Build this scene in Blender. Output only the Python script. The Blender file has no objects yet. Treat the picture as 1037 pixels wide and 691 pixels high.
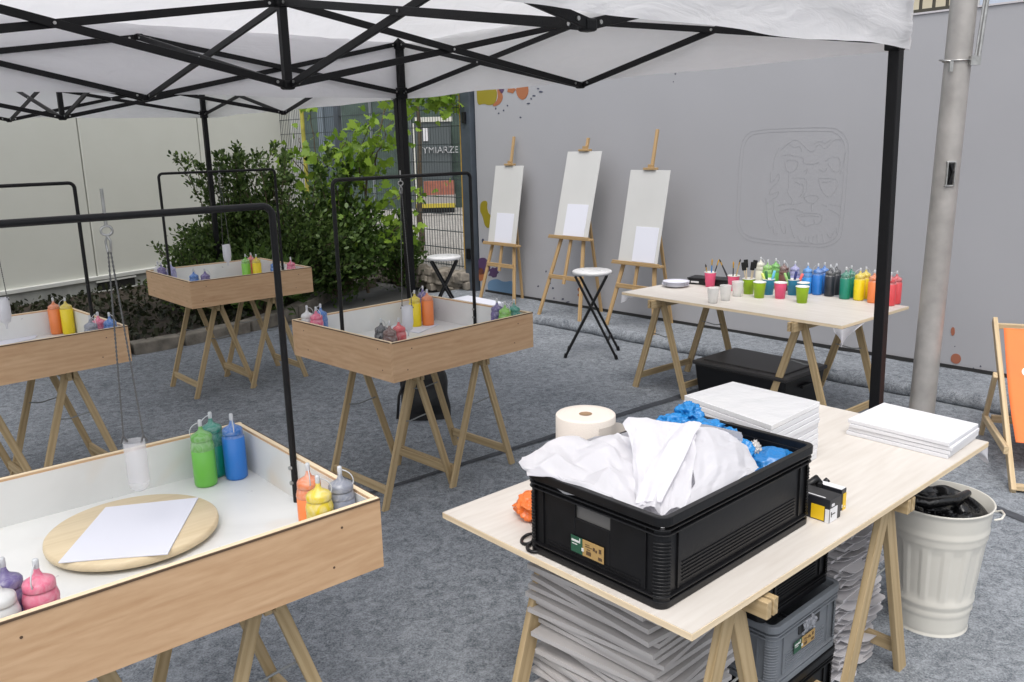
import bpy, math, random
import numpy as np
from mathutils import Vector, Matrix, noise
random.seed(7)
sc = bpy.context.scene
COL = sc.collection
R = math.radians

# ------------------------------------------------------------------ camera geometry (measured from the photograph)
FPX, PIT, ROL, HC = 862.2, R(13.027), R(1.353), 1.706
def ray(px, py):
    du, dv = px-518.5, py-345.5; c, s = math.cos(ROL), math.sin(ROL)
    u = c*du-s*dv; v = s*du+c*dv; x = u/FPX; up = -v/FPX
    return Vector((x, math.cos(PIT)+up*math.sin(PIT), -math.sin(PIT)+up*math.cos(PIT)))
def at(px, py, z):
    d = ray(px, py); t = (z-HC)/d.z; return Vector((d.x*t, d.y*t, z))
def aty(px, py, Y):
    d = ray(px, py); t = Y/d.y; return d*t+Vector((0, 0, HC))
WA = R(42.614)
WN = Vector((math.cos(WA), math.sin(WA), 0)); WT = Vector((-math.sin(WA), math.cos(WA), 0))
WD = 6.27
def W(t, n, z): return WN*n+WT*t+Vector((0, 0, z))
def onwall(px, py, n=WD):
    d = ray(px, py); k = n/(d.x*WN.x+d.y*WN.y); return d*k+Vector((0, 0, HC))

# ------------------------------------------------------------------ materials
MATS = {}
def nodes(name):
    m = bpy.data.materials.new(name); m.use_nodes = True
    nt = m.node_tree; b = nt.nodes['Principled BSDF']
    return m, nt, b
def rgb(c): return (c[0], c[1], c[2], 1)
def mat(name, col, rough=.5, metal=0, var=.0, vscale=8, bump=0, bscale=60, alpha=1, trans=0, spec=.5, coat=0):
    if name in MATS: return MATS[name]
    m, nt, b = nodes(name)
    b.inputs['Roughness'].default_value = rough; b.inputs['Metallic'].default_value = metal
    b.inputs['Specular IOR Level'].default_value = spec
    b.inputs['Base Color'].default_value = rgb(col); b.inputs['Alpha'].default_value = alpha
    b.inputs['Coat Weight'].default_value = coat
    b.inputs['Transmission Weight'].default_value = trans
    tc = nt.nodes.new('ShaderNodeTexCoord')
    if var:
        n = nt.nodes.new('ShaderNodeTexNoise'); n.inputs['Scale'].default_value = vscale; n.inputs['Detail'].default_value = 6
        nt.links.new(tc.outputs['Object'], n.inputs['Vector'])
        cr = nt.nodes.new('ShaderNodeValToRGB')
        cr.color_ramp.elements[0].position = .3; cr.color_ramp.elements[1].position = .7
        cr.color_ramp.elements[0].color = rgb([x*(1-var) for x in col]); cr.color_ramp.elements[1].color = rgb([min(1, x*(1+var)) for x in col])
        nt.links.new(n.outputs['Fac'], cr.inputs['Fac']); nt.links.new(cr.outputs['Color'], b.inputs['Base Color'])
        mr = nt.nodes.new('ShaderNodeMapRange'); mr.inputs['To Min'].default_value = max(0, rough-.08); mr.inputs['To Max'].default_value = min(1, rough+.1)
        nt.links.new(n.outputs['Fac'], mr.inputs['Value']); nt.links.new(mr.outputs['Result'], b.inputs['Roughness'])
    if bump:
        n2 = nt.nodes.new('ShaderNodeTexNoise'); n2.inputs['Scale'].default_value = bscale; n2.inputs['Detail'].default_value = 5
        nt.links.new(tc.outputs['Object'], n2.inputs['Vector'])
        bp = nt.nodes.new('ShaderNodeBump'); bp.inputs['Strength'].default_value = bump; bp.inputs['Distance'].default_value = .01
        nt.links.new(n2.outputs['Fac'], bp.inputs['Height']); nt.links.new(bp.outputs['Normal'], b.inputs['Normal'])
    MATS[name] = m; return m
def wood(name, c1, c2, sx=3, sy=55, rough=.55, knots=True, swirl=.6, wave=.3):
    if name in MATS: return MATS[name]
    m, nt, b = nodes(name)
    b.inputs['Roughness'].default_value = rough; b.inputs['Specular IOR Level'].default_value = .3
    uv = nt.nodes.new('ShaderNodeUVMap'); oi = nt.nodes.new('ShaderNodeObjectInfo')
    add = nt.nodes.new('ShaderNodeVectorMath'); add.operation = 'MULTIPLY_ADD'
    comb = nt.nodes.new('ShaderNodeCombineXYZ')
    nt.links.new(oi.outputs['Random'], comb.inputs[0]); nt.links.new(oi.outputs['Random'], comb.inputs[2])
    nt.links.new(comb.outputs[0], add.inputs[0]); add.inputs[1].default_value = (13, 7, 31)
    nt.links.new(uv.outputs[0], add.inputs[2])
    def N(scale_xyz, sc_, det, dist=0):
        mp = nt.nodes.new('ShaderNodeMapping'); mp.inputs['Scale'].default_value = scale_xyz
        nt.links.new(add.outputs[0], mp.inputs['Vector'])
        n = nt.nodes.new('ShaderNodeTexNoise'); n.inputs['Scale'].default_value = sc_; n.inputs['Detail'].default_value = det
        n.inputs['Distortion'].default_value = dist
        nt.links.new(mp.outputs[0], n.inputs['Vector']); return n
    a = N((sx, sy, 1), 1, 6, swirl); g = N((sx*8, sy*6, 1), 1, 3)
    mp = nt.nodes.new('ShaderNodeMapping'); mp.inputs['Scale'].default_value = (1.1, 6, 1)
    nt.links.new(add.outputs[0], mp.inputs['Vector'])
    wv = nt.nodes.new('ShaderNodeTexWave'); wv.bands_direction = 'Y'; wv.inputs['Scale'].default_value = 2.2; wv.inputs['Distortion'].default_value = 5; wv.inputs['Detail'].default_value = 2
    nt.links.new(mp.outputs[0], wv.inputs['Vector'])
    mx = nt.nodes.new('ShaderNodeMath'); mx.operation = 'MULTIPLY_ADD'; mx.inputs[1].default_value = wave
    nt.links.new(wv.outputs['Fac'], mx.inputs[0]); nt.links.new(a.outputs['Fac'], mx.inputs[2])
    mx2 = nt.nodes.new('ShaderNodeMath'); mx2.operation = 'MULTIPLY_ADD'; mx2.inputs[1].default_value = .35
    nt.links.new(g.outputs['Fac'], mx2.inputs[0]); nt.links.new(mx.outputs[0], mx2.inputs[2])
    cr = nt.nodes.new('ShaderNodeValToRGB')
    cr.color_ramp.elements[0].position = .42; cr.color_ramp.elements[1].position = 1.08
    cr.color_ramp.elements[0].color = rgb(c1); cr.color_ramp.elements[1].color = rgb(c2)
    nt.links.new(mx2.outputs[0], cr.inputs['Fac'])
    # a few knots and dirt specks
    vo = nt.nodes.new('ShaderNodeTexVoronoi'); vo.inputs['Scale'].default_value = 3.2
    nt.links.new(add.outputs[0], vo.inputs['Vector'])
    kr = nt.nodes.new('ShaderNodeMapRange'); kr.inputs['From Min'].default_value = .015; kr.inputs['From Max'].default_value = .04
    kr.inputs['To Min'].default_value = .45 if knots else 1; kr.inputs['To Max'].default_value = 1
    nt.links.new(vo.outputs['Distance'], kr.inputs['Value'])
    ml = nt.nodes.new('ShaderNodeVectorMath'); ml.operation = 'SCALE'
    nt.links.new(cr.outputs['Color'], ml.inputs[0]); nt.links.new(kr.outputs[0], ml.inputs['Scale'])
    nt.links.new(ml.outputs[0], b.inputs['Base Color'])
    bp = nt.nodes.new('ShaderNodeBump'); bp.inputs['Strength'].default_value = .12; bp.inputs['Distance'].default_value = .004
    nt.links.new(mx2.outputs[0], bp.inputs['Height']); nt.links.new(bp.outputs['Normal'], b.inputs['Normal'])
    MATS[name] = m; return m

PLY = wood('birch_ply', (.49, .30, .165), (.62, .415, .25), 3.0, 22, .5, True, 1.6, .12)
PLYEDGE = wood('ply_edge', (.66, .52, .34), (.80, .66, .46), 3, 60, .6, False)
PINE = wood('pine', (.33, .235, .115), (.47, .355, .205), 2.5, 70, .6, True, .5)
EASELW = wood('beech', (.33, .215, .10), (.46, .31, .155), 2.5, 70, .5, False)
DECKW = wood('deckwood', (.42, .31, .18), (.58, .45, .28), 2.5, 70, .6, False)
WHITEWASH = wood('whitewashed_ply', (.56, .515, .465), (.655, .62, .575), 1.5, 12, .5, False, 2.2, .10)
DISCW = wood('turntable_wood', (.60, .48, .30), (.70, .585, .40), 2, 30, .45, False, .5, .1)
DARKEDGE = mat('dark_veneer_edge', (.10, .06, .035), .7)
def melamine():
    m, nt, b = nodes('white_melamine'); b.inputs['Roughness'].default_value = .38
    tc = nt.nodes.new('ShaderNodeTexCoord'); oi = nt.nodes.new('ShaderNodeObjectInfo'); ad = nt.nodes.new('ShaderNodeVectorMath'); ad.operation = 'ADD'
    nt.links.new(tc.outputs['Object'], ad.inputs[0]); nt.links.new(oi.outputs['Random'], ad.inputs[1])
    def N(sc_, lo, hi, c0_, c1_, prev=None, det=4):
        n = nt.nodes.new('ShaderNodeTexNoise'); n.inputs['Scale'].default_value = sc_; n.inputs['Detail'].default_value = det; n.inputs['Distortion'].default_value = .8
        nt.links.new(ad.outputs[0], n.inputs['Vector']); cr = nt.nodes.new('ShaderNodeValToRGB'); e = cr.color_ramp.elements
        e[0].position = lo; e[1].position = hi; e[0].color = rgb(c0_); e[1].color = rgb(c1_); nt.links.new(n.outputs['Fac'], cr.inputs[0])
        if prev is None: return cr
        mx = nt.nodes.new('ShaderNodeMix'); mx.data_type = 'RGBA'; mx.blend_type = 'MULTIPLY'; mx.inputs[0].default_value = 1
        nt.links.new(prev.outputs[0] if prev.bl_idname != 'ShaderNodeMix' else prev.outputs[2], mx.inputs[6]); nt.links.new(cr.outputs[0], mx.inputs[7]); return mx
    a = N(4, .35, .7, (.66, .665, .65), (.74, .745, .73))
    c = N(2.6, .60, .74, (1, 1, 1), (1, .90, .80), a, 2)
    d = N(31, .735, .76, (1, 1, 1), (.72, .70, .74), c, 2)
    nt.links.new(d.outputs[2], b.inputs['Base Color']); return m
MELA = melamine()
CANV = mat('canvas_white', (.70, .70, .72), .7, bump=.05, bscale=600)
PAPER = mat('paper_white', (.68, .69, .76), .8)
SHRINK = mat('shrink_film', (.74, .74, .75), .08, bump=.6, bscale=11, coat=1)
BOARD = mat('easel_board_white', (.56, .56, .545), .6, var=.03, vscale=3)
BLACKM = mat('black_powder_coat', (.007, .007, .008), .42, var=.2, vscale=15, spec=.3)
BLACKT = mat('tent_black_steel', (.006, .006, .007), .5, bump=.1, bscale=200, spec=.25)
STEEL = mat('zinc_steel', (.45, .45, .44), .35, .9, var=.2, vscale=30)
GALV = mat('galvanised_pole', (.40, .38, .36), .42, .35, var=.16, vscale=9, bump=.05, bscale=90)
STRAP = mat('grey_strap', (.22, .23, .23), .6)
BLKPL = mat('black_plastic', (.006, .006, .007), .36, var=.2, vscale=20, bump=.03, bscale=80, spec=.35)
GREYPL = mat('grey_plastic', (.17, .185, .205), .42, var=.08, vscale=12)
CARDG = mat('grey_board_sleeve', (.50, .48, .47), .8, var=.08, vscale=6)
CARDW = mat('white_board_sleeve', (.60, .58, .59), .75, var=.06, vscale=6)
ROLLP = mat('paper_roll', (.70, .635, .57), .9, bump=.25, bscale=300)
CARDB = mat('card_core', (.33, .22, .13), .8)
BINM = mat('cream_enamel', (.64, .62, .56), .38, var=.04, vscale=6)
BINBAG = mat('black_bin_bag', (.006, .006, .007), .22, bump=.6, bscale=30)
BLUE = mat('blue_film', (.015, .20, .50), .25, bump=.8, bscale=38)
ORBAG = mat('orange_film', (.75, .17, .03), .35, bump=.6, bscale=30)
NYLON = mat('black_nylon', (.008, .008, .009), .6, bump=.5, bscale=25)
WPLAST = mat('white_gloss_plastic', (.66, .66, .66), .28, var=.05, vscale=10)
MILK = mat('frosted_bottle_plastic', (.72, .72, .76), .35, alpha=.8, spec=.5)
CLEARB = mat('frosted_cut_bottle', (.80, .80, .82), .22, alpha=.30, spec=.6)
CLEAR = mat('frosted_clear_cup', (.80, .80, .78), .25, alpha=.42, spec=.6)
STONE = mat('rubble_stone', (.27, .24, .20), .9, var=.45, vscale=7, bump=.8, bscale=14)
KERBM = mat('kerb_concrete', (.20, .18, .15), .95, var=.35, vscale=9, bump=.6, bscale=40)
FENCEM = mat('fence_steel_green', (.05, .065, .07), .5, .3)
POSTM = mat('dark_slate_steel', (.065, .08, .10), .5, .2, var=.15, vscale=6)
CONTM = None

def translucent(name, col, tr=.45, bump=.3, bscale=4):
    m = bpy.data.materials.new(name); m.use_nodes = True; nt = m.node_tree; nt.nodes.clear()
    o = nt.nodes.new('ShaderNodeOutputMaterial'); d = nt.nodes.new('ShaderNodeBsdfDiffuse'); t = nt.nodes.new('ShaderNodeBsdfTranslucent')
    mx = nt.nodes.new('ShaderNodeMixShader'); mx.inputs[0].default_value = tr
    d.inputs[0].default_value = rgb(col); t.inputs[0].default_value = rgb(col)
    tc = nt.nodes.new('ShaderNodeTexCoord'); n = nt.nodes.new('ShaderNodeTexNoise'); n.inputs['Scale'].default_value = bscale; n.inputs['Detail'].default_value = 4; n.inputs['Distortion'].default_value = 1.5
    mp = nt.nodes.new('ShaderNodeMapping'); mp.inputs['Scale'].default_value = (1, 1, 3)
    nt.links.new(tc.outputs['Object'], mp.inputs[0]); nt.links.new(mp.outputs[0], n.inputs['Vector'])
    bp = nt.nodes.new('ShaderNodeBump'); bp.inputs['Strength'].default_value = bump; bp.inputs['Distance'].default_value = .03
    nt.links.new(n.outputs['Fac'], bp.inputs['Height'])
    for s in (d, t): nt.links.new(bp.outputs[0], s.inputs['Normal'])
    nt.links.new(d.outputs[0], mx.inputs[1]); nt.links.new(t.outputs[0], mx.inputs[2]); nt.links.new(mx.outputs[0], o.inputs[0])
    return m
FABRIC = translucent('canopy_polyester', (.90, .895, .91), .5)
BAG = translucent('white_plastic_film', (.82, .81, .84), .42, .12, 9)
def leafmat(name, c1, c2, tr=.3):
    m = bpy.data.materials.new(name); m.use_nodes = True; nt = m.node_tree; nt.nodes.clear()
    o = nt.nodes.new('ShaderNodeOutputMaterial'); p = nt.nodes.new('ShaderNodeBsdfPrincipled'); t = nt.nodes.new('ShaderNodeBsdfTranslucent')
    p.inputs['Roughness'].default_value = .45; p.inputs['Specular IOR Level'].default_value = .35
    g = nt.nodes.new('ShaderNodeNewGeometry'); cr = nt.nodes.new('ShaderNodeValToRGB')
    cr.color_ramp.elements[0].color = rgb(c1); cr.color_ramp.elements[1].color = rgb(c2)
    nt.links.new(g.outputs['Random Per Island'], cr.inputs[0])
    nt.links.new(cr.outputs[0], p.inputs['Base Color']); nt.links.new(cr.outputs[0], t.inputs[0])
    mx = nt.nodes.new('ShaderNodeMixShader'); mx.inputs[0].default_value = tr
    nt.links.new(p.outputs[0], mx.inputs[1]); nt.links.new(t.outputs[0], mx.inputs[2]); nt.links.new(mx.outputs[0], o.inputs[0])
    return m
LEAFD = leafmat('dark_shrub_leaf', (.022, .048, .012), (.13, .20, .05))
LEAFM = leafmat('mid_shrub_leaf', (.035, .075, .015), (.10, .17, .035))
LEAFB = leafmat('bright_maple_leaf', (.11, .21, .02), (.27, .40, .05), .42)
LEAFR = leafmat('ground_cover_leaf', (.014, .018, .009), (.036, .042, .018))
BARK = mat('bark', (.10, .075, .05), .9, var=.3, vscale=20)

def carpet_mat():
    m, nt, b = nodes('needle_felt_carpet'); b.inputs['Roughness'].default_value = .95; b.inputs['Specular IOR Level'].default_value = .1
    tc = nt.nodes.new('ShaderNodeTexCoord')
    def N(s, d, dist=0, sx=(1, 1, 1)):
        mp = nt.nodes.new('ShaderNodeMapping'); mp.inputs['Scale'].default_value = sx; nt.links.new(tc.outputs['Object'], mp.inputs[0])
        n = nt.nodes.new('ShaderNodeTexNoise'); n.inputs['Scale'].default_value = s; n.inputs['Detail'].default_value = d; n.inputs['Distortion'].default_value = dist
        nt.links.new(mp.outputs[0], n.inputs['Vector']); return n
    a, c, f = N(1.6, 5, .8), N(22, 8, 1.2), N(150, 6, .6)
    m1 = nt.nodes.new('ShaderNodeMath'); m1.operation = 'MULTIPLY_ADD'; m1.inputs[1].default_value = .55
    nt.links.new(c.outputs['Fac'], m1.inputs[0])
    s2 = nt.nodes.new('ShaderNodeMath'); s2.operation = 'MULTIPLY'; s2.inputs[1].default_value = .75; nt.links.new(f.outputs['Fac'], s2.inputs[0])
    nt.links.new(s2.outputs[0], m1.inputs[2])
    m2 = nt.nodes.new('ShaderNodeMath'); m2.operation = 'MULTIPLY_ADD'; m2.inputs[1].default_value = .20
    nt.links.new(a.outputs['Fac'], m2.inputs[0]); nt.links.new(m1.outputs[0], m2.inputs[2])
    cr = nt.nodes.new('ShaderNodeValToRGB'); cr.color_ramp.elements[0].position = .56; cr.color_ramp.elements[1].position = .94
    cr.color_ramp.elements[0].color = (.092, .103, .118, 1); cr.color_ramp.elements[1].color = (.33, .352, .378, 1)
    nt.links.new(m2.outputs[0], cr.inputs[0]); nt.links.new(cr.outputs[0], b.inputs['Base Color'])
    bp = nt.nodes.new('ShaderNodeBump'); bp.inputs['Strength'].default_value = .5; bp.inputs['Distance'].default_value = .004
    nt.links.new(m1.outputs[0], bp.inputs['Height']); nt.links.new(bp.outputs[0], b.inputs['Normal'])
    return m
CARPET = carpet_mat()
CARPETD = mat('carpet_seam_tape', (.055, .06, .07), .9, var=.25, vscale=30)
WALLM = mat('grey_painted_panel', (.372, .372, .39), .55, var=.025, vscale=1.2)

# ------------------------------------------------------------------ mesh builder
class MB:
    def __init__(s): s.v = []; s.f = []; s.m = []; s.uv = []; s.sm = []
    def add(s, vs, fs, mi=0, uvs=None, smooth=False):
        o = len(s.v); s.v += [tuple(p) for p in vs]
        for k, f in enumerate(fs):
            s.f.append([o+i for i in f]); s.m.append(mi if isinstance(mi, int) else mi[k]); s.sm.append(smooth)
            s.uv.append(uvs[k] if uvs else [(vs[i][0], vs[i][1]) for i in f])
    def box(s, c, size, rz=0, mi=0, M=None):
        hx, hy, hz = size[0]/2, size[1]/2, size[2]/2
        loc = [(x, y, z) for x in (-hx, hx) for y in (-hy, hy) for z in (-hz, hz)]
        Mt = M if M is not None else Matrix.Rotation(rz, 3, 'Z')
        vs = [Mt @ Vector(p)+Vector(c) for p in loc]
        fs = [(0, 1, 3, 2), (4, 6, 7, 5), (0, 4, 5, 1), (2, 3, 7, 6), (0, 2, 6, 4), (1, 5, 7, 3)]
        ax = sorted(range(3), key=lambda i: -size[i])
        off = random.random()*3
        uvs = [[(loc[i][ax[0]]+off, loc[i][ax[1]]+loc[i][ax[2]]+off) for i in f] for f in fs]
        s.add(vs, fs, mi, uvs); return s
    def bar(s, p, q, w, h, side=None, mi=0, chop=False):
        """rectangular bar from p to q; w measured along 'side'"""
        p, q = Vector(p), Vector(q); d = (q-p); L = d.length; d = d/L
        sd = Vector(side) if side is not None else (Vector((0, 0, 1)).cross(d) if abs(d.z) < .95 else Vector((1, 0, 0)))
        sd = (sd-d*sd.dot(d)).normalized(); n = d.cross(sd)
        M = Matrix((d, sd, n)).transposed()
        s.box((p+q)/2, (L, w, h), 0, mi, M); return s
    def tube(s, pts, r, n=10, mi=0, closed=False, cap=True):
        pts = [Vector(p) for p in pts]; N = len(pts); rs = r if isinstance(r, (list, tuple)) else [r]*N
        rings = []; prev = None
        for i, p in enumerate(pts):
            if closed: d = pts[(i+1) % N]-pts[i-1]
            else: d = pts[min(i+1, N-1)]-pts[max(i-1, 0)]
            d = d.normalized()
            if prev is None: a = d.orthogonal().normalized()
            else:
                a = prev-d*prev.dot(d); a = a.normalized() if a.length > 1e-6 else d.orthogonal().normalized()
            prev = a; b = d.cross(a)
            rings.append([p+(a*math.cos(2*math.pi*k/n)+b*math.sin(2*math.pi*k/n))*rs[i] for k in range(n)])
        vs = [v for rg in rings for v in rg]; fs = []
        for i in range(N if closed else N-1):
            j = (i+1) % N
            for k in range(n): fs.append((i*n+k, i*n+(k+1) % n, j*n+(k+1) % n, j*n+k))
        s.add(vs, fs, mi, None, True)
        if cap and not closed:
            s.add(rings[0], [list(range(n))[::-1]], mi); s.add(rings[-1], [list(range(n))], mi)
        return s
    def lathe(s, prof, c=(0, 0, 0), n=24, mi=0, wob=None):
        c = Vector(c); vs = []; fs = []; N = len(prof)
        for i, (r, z) in enumerate(prof):
            for k in range(n):
                a = 2*math.pi*k/n; rr = r*(wob(a, z) if wob else 1)
                vs.append(c+Vector((rr*math.cos(a), rr*math.sin(a), z)))
        for i in range(N-1):
            for k in range(n): fs.append((i*n+k, i*n+(k+1) % n, (i+1)*n+(k+1) % n, (i+1)*n+k))
        s.add(vs, fs, mi, None, True); return s
    def disc(s, c, r, n=24, mi=0):
        c = Vector(c); s.add([c+Vector((r*math.cos(2*math.pi*k/n), r*math.sin(2*math.pi*k/n), 0)) for k in range(n)], [list(range(n))], mi); return s
    def prism(s, poly, vec, mi=0):
        """closed planar polygon extruded by vec"""
        n = len(poly); v = Vector(vec); vs = [Vector(p) for p in poly]+[Vector(p)+v for p in poly]
        fs = [list(range(n))[::-1], list(range(n, 2*n))]+[(i, (i+1) % n, n+(i+1) % n, n+i) for i in range(n)]
        s.add(vs, fs, mi); return s
    def grid(s, fn, nu, nv, mi=0, smooth=True):
        vs = [fn(i/nu, j/nv) for j in range(nv+1) for i in range(nu+1)]
        fs = [(j*(nu+1)+i, j*(nu+1)+i+1, (j+1)*(nu+1)+i+1, (j+1)*(nu+1)+i) for j in range(nv) for i in range(nu)]
        s.add(vs, fs, mi, None, smooth); return s
    def build(s, name, mats, parent=None, bevel=0, label=None, world=True, mods=None):
        me = bpy.data.meshes.new(name)
        vs = s.v
        if parent is not None and world:
            Mi = WM[parent.name].inverted(); vs = [tuple(Mi @ Vector(p)) for p in vs]
        me.from_pydata(vs, [], s.f)
        if not isinstance(mats, (list, tuple)): mats = [mats]
        for m in mats: me.materials.append(m)
        me.polygons.foreach_set('material_index', s.m); me.polygons.foreach_set('use_smooth', s.sm)
        uvl = me.uv_layers.new(name='UVMap'); flat = [c for f in s.uv for p in f for c in p]
        uvl.data.foreach_set('uv', flat)
        me.update()
        o = bpy.data.objects.new(name, me); COL.objects.link(o)
        if parent is not None:
            o.parent = parent
            if parent.name in WM: WM[o.name] = WM[parent.name]
        if bevel:
            b = o.modifiers.new('Bevel', 'BEVEL'); b.width = bevel; b.segments = 2; b.limit_method = 'ANGLE'; b.angle_limit = R(40)
        if label: o['label'] = label
        return o
WM = {}
def tag(o, label, cat, group=None, kind=None):
    if label: o['label'] = label
    if cat: o['category'] = cat
    if group: o['group'] = group
    if kind: o['kind'] = kind
    return o
def thing(name, label, cat, loc=(0, 0, 0), rz=0, group=None):
    o = bpy.data.objects.new(name, None); COL.objects.link(o); o.empty_display_size = .05
    o.location = loc; o.rotation_euler = (0, 0, rz)
    WM[o.name] = Matrix.Translation(Vector(loc)) @ Matrix.Rotation(rz, 4, 'Z')
    return tag(o, label, cat, group)
def structure(o):
    o['kind'] = 'structure'; return o
KIDS = {}
def dup(root, loc, rz=0, label=None, group=None, scale=None):
    ch_of = {}
    for o in bpy.data.objects:
        if o.parent is not None: ch_of.setdefault(o.parent.name, []).append(o)
    def rec(o, par):
        c = o.copy(); COL.objects.link(c)
        if par is not None: c.parent = par
        for ch in ch_of.get(o.name, []): rec(ch, c)
        return c
    r = rec(root, None); r.location = loc; r.rotation_euler = (0, 0, rz)
    if scale: r.scale = scale
    WM[r.name] = Matrix.Translation(Vector(loc)) @ Matrix.Rotation(rz, 4, 'Z')
    if label: r['label'] = label
    if group: r['group'] = group
    return r
def fr(o, u, v, z=0):
    """point in the frame of an Empty: local (u,v) -> world"""
    p = WM[o.name] @ Vector((u, v, 0)); return Vector((p.x, p.y, z))

# ------------------------------------------------------------------ setting
mb = MB(); mb.add([(-150, -60, -.012), (150, -60, -.012), (150, 200, -.012), (-150, 200, -.012)], [(0, 1, 2, 3)])
structure(mb.build('ground', mat('asphalt_ground', (.09, .09, .088), .95, var=.2, vscale=3, bump=.3, bscale=60)))
# carpet sheet (slightly rippled) and its raised strip along the wall
STEP_N = 5.62
def carp(i, j):
    n = -3.5+(STEP_N+3.5)*j; t = -7+14.6*i; p = W(t, n, 0)
    z = .004*noise.noise(Vector((p.x*.9, p.y*.9, 0)))+.0018*noise.noise(Vector((p.x*4, p.y*4, 3)))
    wr = noise.noise(Vector((t*.35+3, n*2.3, 7)))
    z += .007*max(0, 1-abs(wr)*9)*max(0, noise.noise(Vector((t*.6, n*.6, 2)))+.25)
    return (p.x, p.y, z+.004)
mb = MB(); mb.grid(carp, 260, 260); mb.add([tuple(W(t, n, .001)) for t, n in ((-7, STEP_N-.02), (7.6, STEP_N-.02), (7.6, STEP_N+.2), (-7, STEP_N+.2))], [(0, 1, 2, 3)]); structure(mb.build('carpet', CARPET))
def carp2(i, j):
    t = -7+14.6*i; prof = [(0, -.002), (.05, .006), (.085, .05), (.125, .082), (.2, .088), (.4, .078), (.7, .073), (1, .071)]
    ww = .05*noise.noise(Vector((t*1.1, 0, 0)))+.03*noise.noise(Vector((t*5, 2, 0)))
    k = 0
    while k < 6 and prof[k+1][0] <= j: k += 1
    fA = (j-prof[k][0])/(prof[k+1][0]-prof[k][0])
    z = prof[k][1]*(1-fA)+prof[k+1][1]*fA
    n = STEP_N-.05+(.72)*j+(ww if j < .8 else 0)+max(0, .075-j)*.9
    p = W(t, n, 0); z += .006*noise.noise(Vector((p.x*3, p.y*3, 5)))*min(1, j*5)+.012*noise.noise(Vector((p.x*7, p.y*7, 1)))*(1 if .05 < j < .35 else .2)
    return (p.x, p.y, z+.004)
mb = MB(); mb.grid(carp2, 420, 48); structure(mb.build('carpet_raised_strip', CARPET))
def strip(name, a, b, w, w2, zz=.009):
    a, b = Vector(a), Vector(b); d = (b-a).normalized(); s = Vector((-d.y, d.x, 0)); m_ = MB()
    def g(i, j):
        p = a.lerp(b, i); ww = w+(w2-w)*i; p = p+s*((j-.5)*ww*(1+.5*noise.noise(Vector((i*9, j, 1)))))
        return (p.x, p.y, zz+.002*noise.noise(Vector((i*20, j*2, 0))))
    m_.grid(g, 60, 2); return structure(m_.build(name, CARPETD))
pa, pb = at(515, 457, 0), at(690, 402, 0); dd = (pb-pa).normalized()
strip('carpet_seam', pa-dd*1.1, pb+dd*1.6, .03, .085)
pc = at(1012, 518, 0); pd_ = at(1037, 528, 0); dd = (pd_-pc).normalized()
strip('carpet_seam', pc-dd*.35, pd_+dd*1.5, .06, .05)

# kerb round the planting bed
kp = [(-7.2, 4.9), (-5.0, 6.2), (-3.3, 7.2), (-2.98, 7.5), (-2.55, 8.05), (-2.28, 8.75), (-2.15, 9.9), (-1.75, 10.7)]
mb = MB()
def kerbseg(a, b):
    a = Vector((*a, 0)); b = Vector((*b, 0)); L = (b-a).length; n = max(1, int(L/.5))
    for i in range(n):
        p = a.lerp(b, i/n); q = a.lerp(b, (i+1)/n-.015/L)
        p.z = q.z = .045; mb.bar(p, q, .15, .12+.01*random.random(), None)
for i in range(len(kp)-1): kerbseg(kp[i], kp[i+1])
structure(mb.build('kerb', KERBM, bevel=.012))
SOIL = mat('dark_soil', (.035, .026, .018), 1, var=.5, vscale=12, bump=1, bscale=30)
bed = [(p[0]-.05, p[1]+.06) for p in kp]+[(-2.4, 12.4), (-4.5, 13.6), (-9, 8)]
from mathutils.geometry import tessellate_polygon
mb = MB(); P3 = [Vector((x, y, .075)) for x, y in bed]; mb.add(P3, [tuple(t) for t in tessellate_polygon([P3])]); structure(mb.build('soil_bed', SOIL))

# street beyond the fence
def cobble():
    m, nt, b = nodes('granite_setts'); b.inputs['Roughness'].default_value = .85
    tc = nt.nodes.new('ShaderNodeTexCoord'); mp = nt.nodes.new('ShaderNodeMapping'); mp.inputs['Rotation'].default_value = (0, 0, .7)
    br = nt.nodes.new('ShaderNodeTexBrick'); br.inputs['Scale'].default_value = 5; br.inputs['Mortar Size'].default_value = .03
    br.inputs['Color1'].default_value = (.30, .285, .26, 1); br.inputs['Color2'].default_value = (.42, .40, .37, 1); br.inputs['Mortar'].default_value = (.10, .095, .085, 1)
    nt.links.new(tc.outputs['Object'], mp.inputs[0]); nt.links.new(mp.outputs[0], br.inputs['Vector']); nt.links.new(br.outputs['Color'], b.inputs['Base Color'])
    return m
mb = MB(); q = [W(t, n, .2) for t, n in ((-60, WD+.35), (7.4, WD+.35), (7.4, WD+.1), (60, WD+.1), (60, 110), (-60, 110))]
mb.add(q, [tuple(t) for t in tessellate_polygon([q])]); structure(mb.build('paved_street', cobble()))

# ------------------------------------------------------------------ grey exhibition wall
T_END = 7.33; T_R = -3.2; WH = 2.505
root = thing('exhibition_wall', 'long smooth grey display wall with paint splashes and faint lion outline', 'wall', W(T_END, WD, 0))
mb = MB()
mb.box(W((T_END+T_R)/2, WD+.06, WH/2-.02), (T_END-T_R, .12, WH+.04), WA+math.pi/2)
mb.build('wall_panel', WALLM, root, bevel=.004)
mb = MB(); mb.box(W((T_END+T_R)/2, WD+.06, WH+.006), (T_END-T_R, .14, .012), WA+math.pi/2)
mb.build('top_trim', mat('pale_trim', (.55, .53, .55), .5), root)
mb = MB(); mb.box(W((T_END-.1+T_R)/2, WD-.008, .086), (T_END-.1-T_R, .012, .03), WA+math.pi/2)
mb.build('base_trim', mat('black_rubber_trim', (.02, .02, .02), .7), root)
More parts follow.
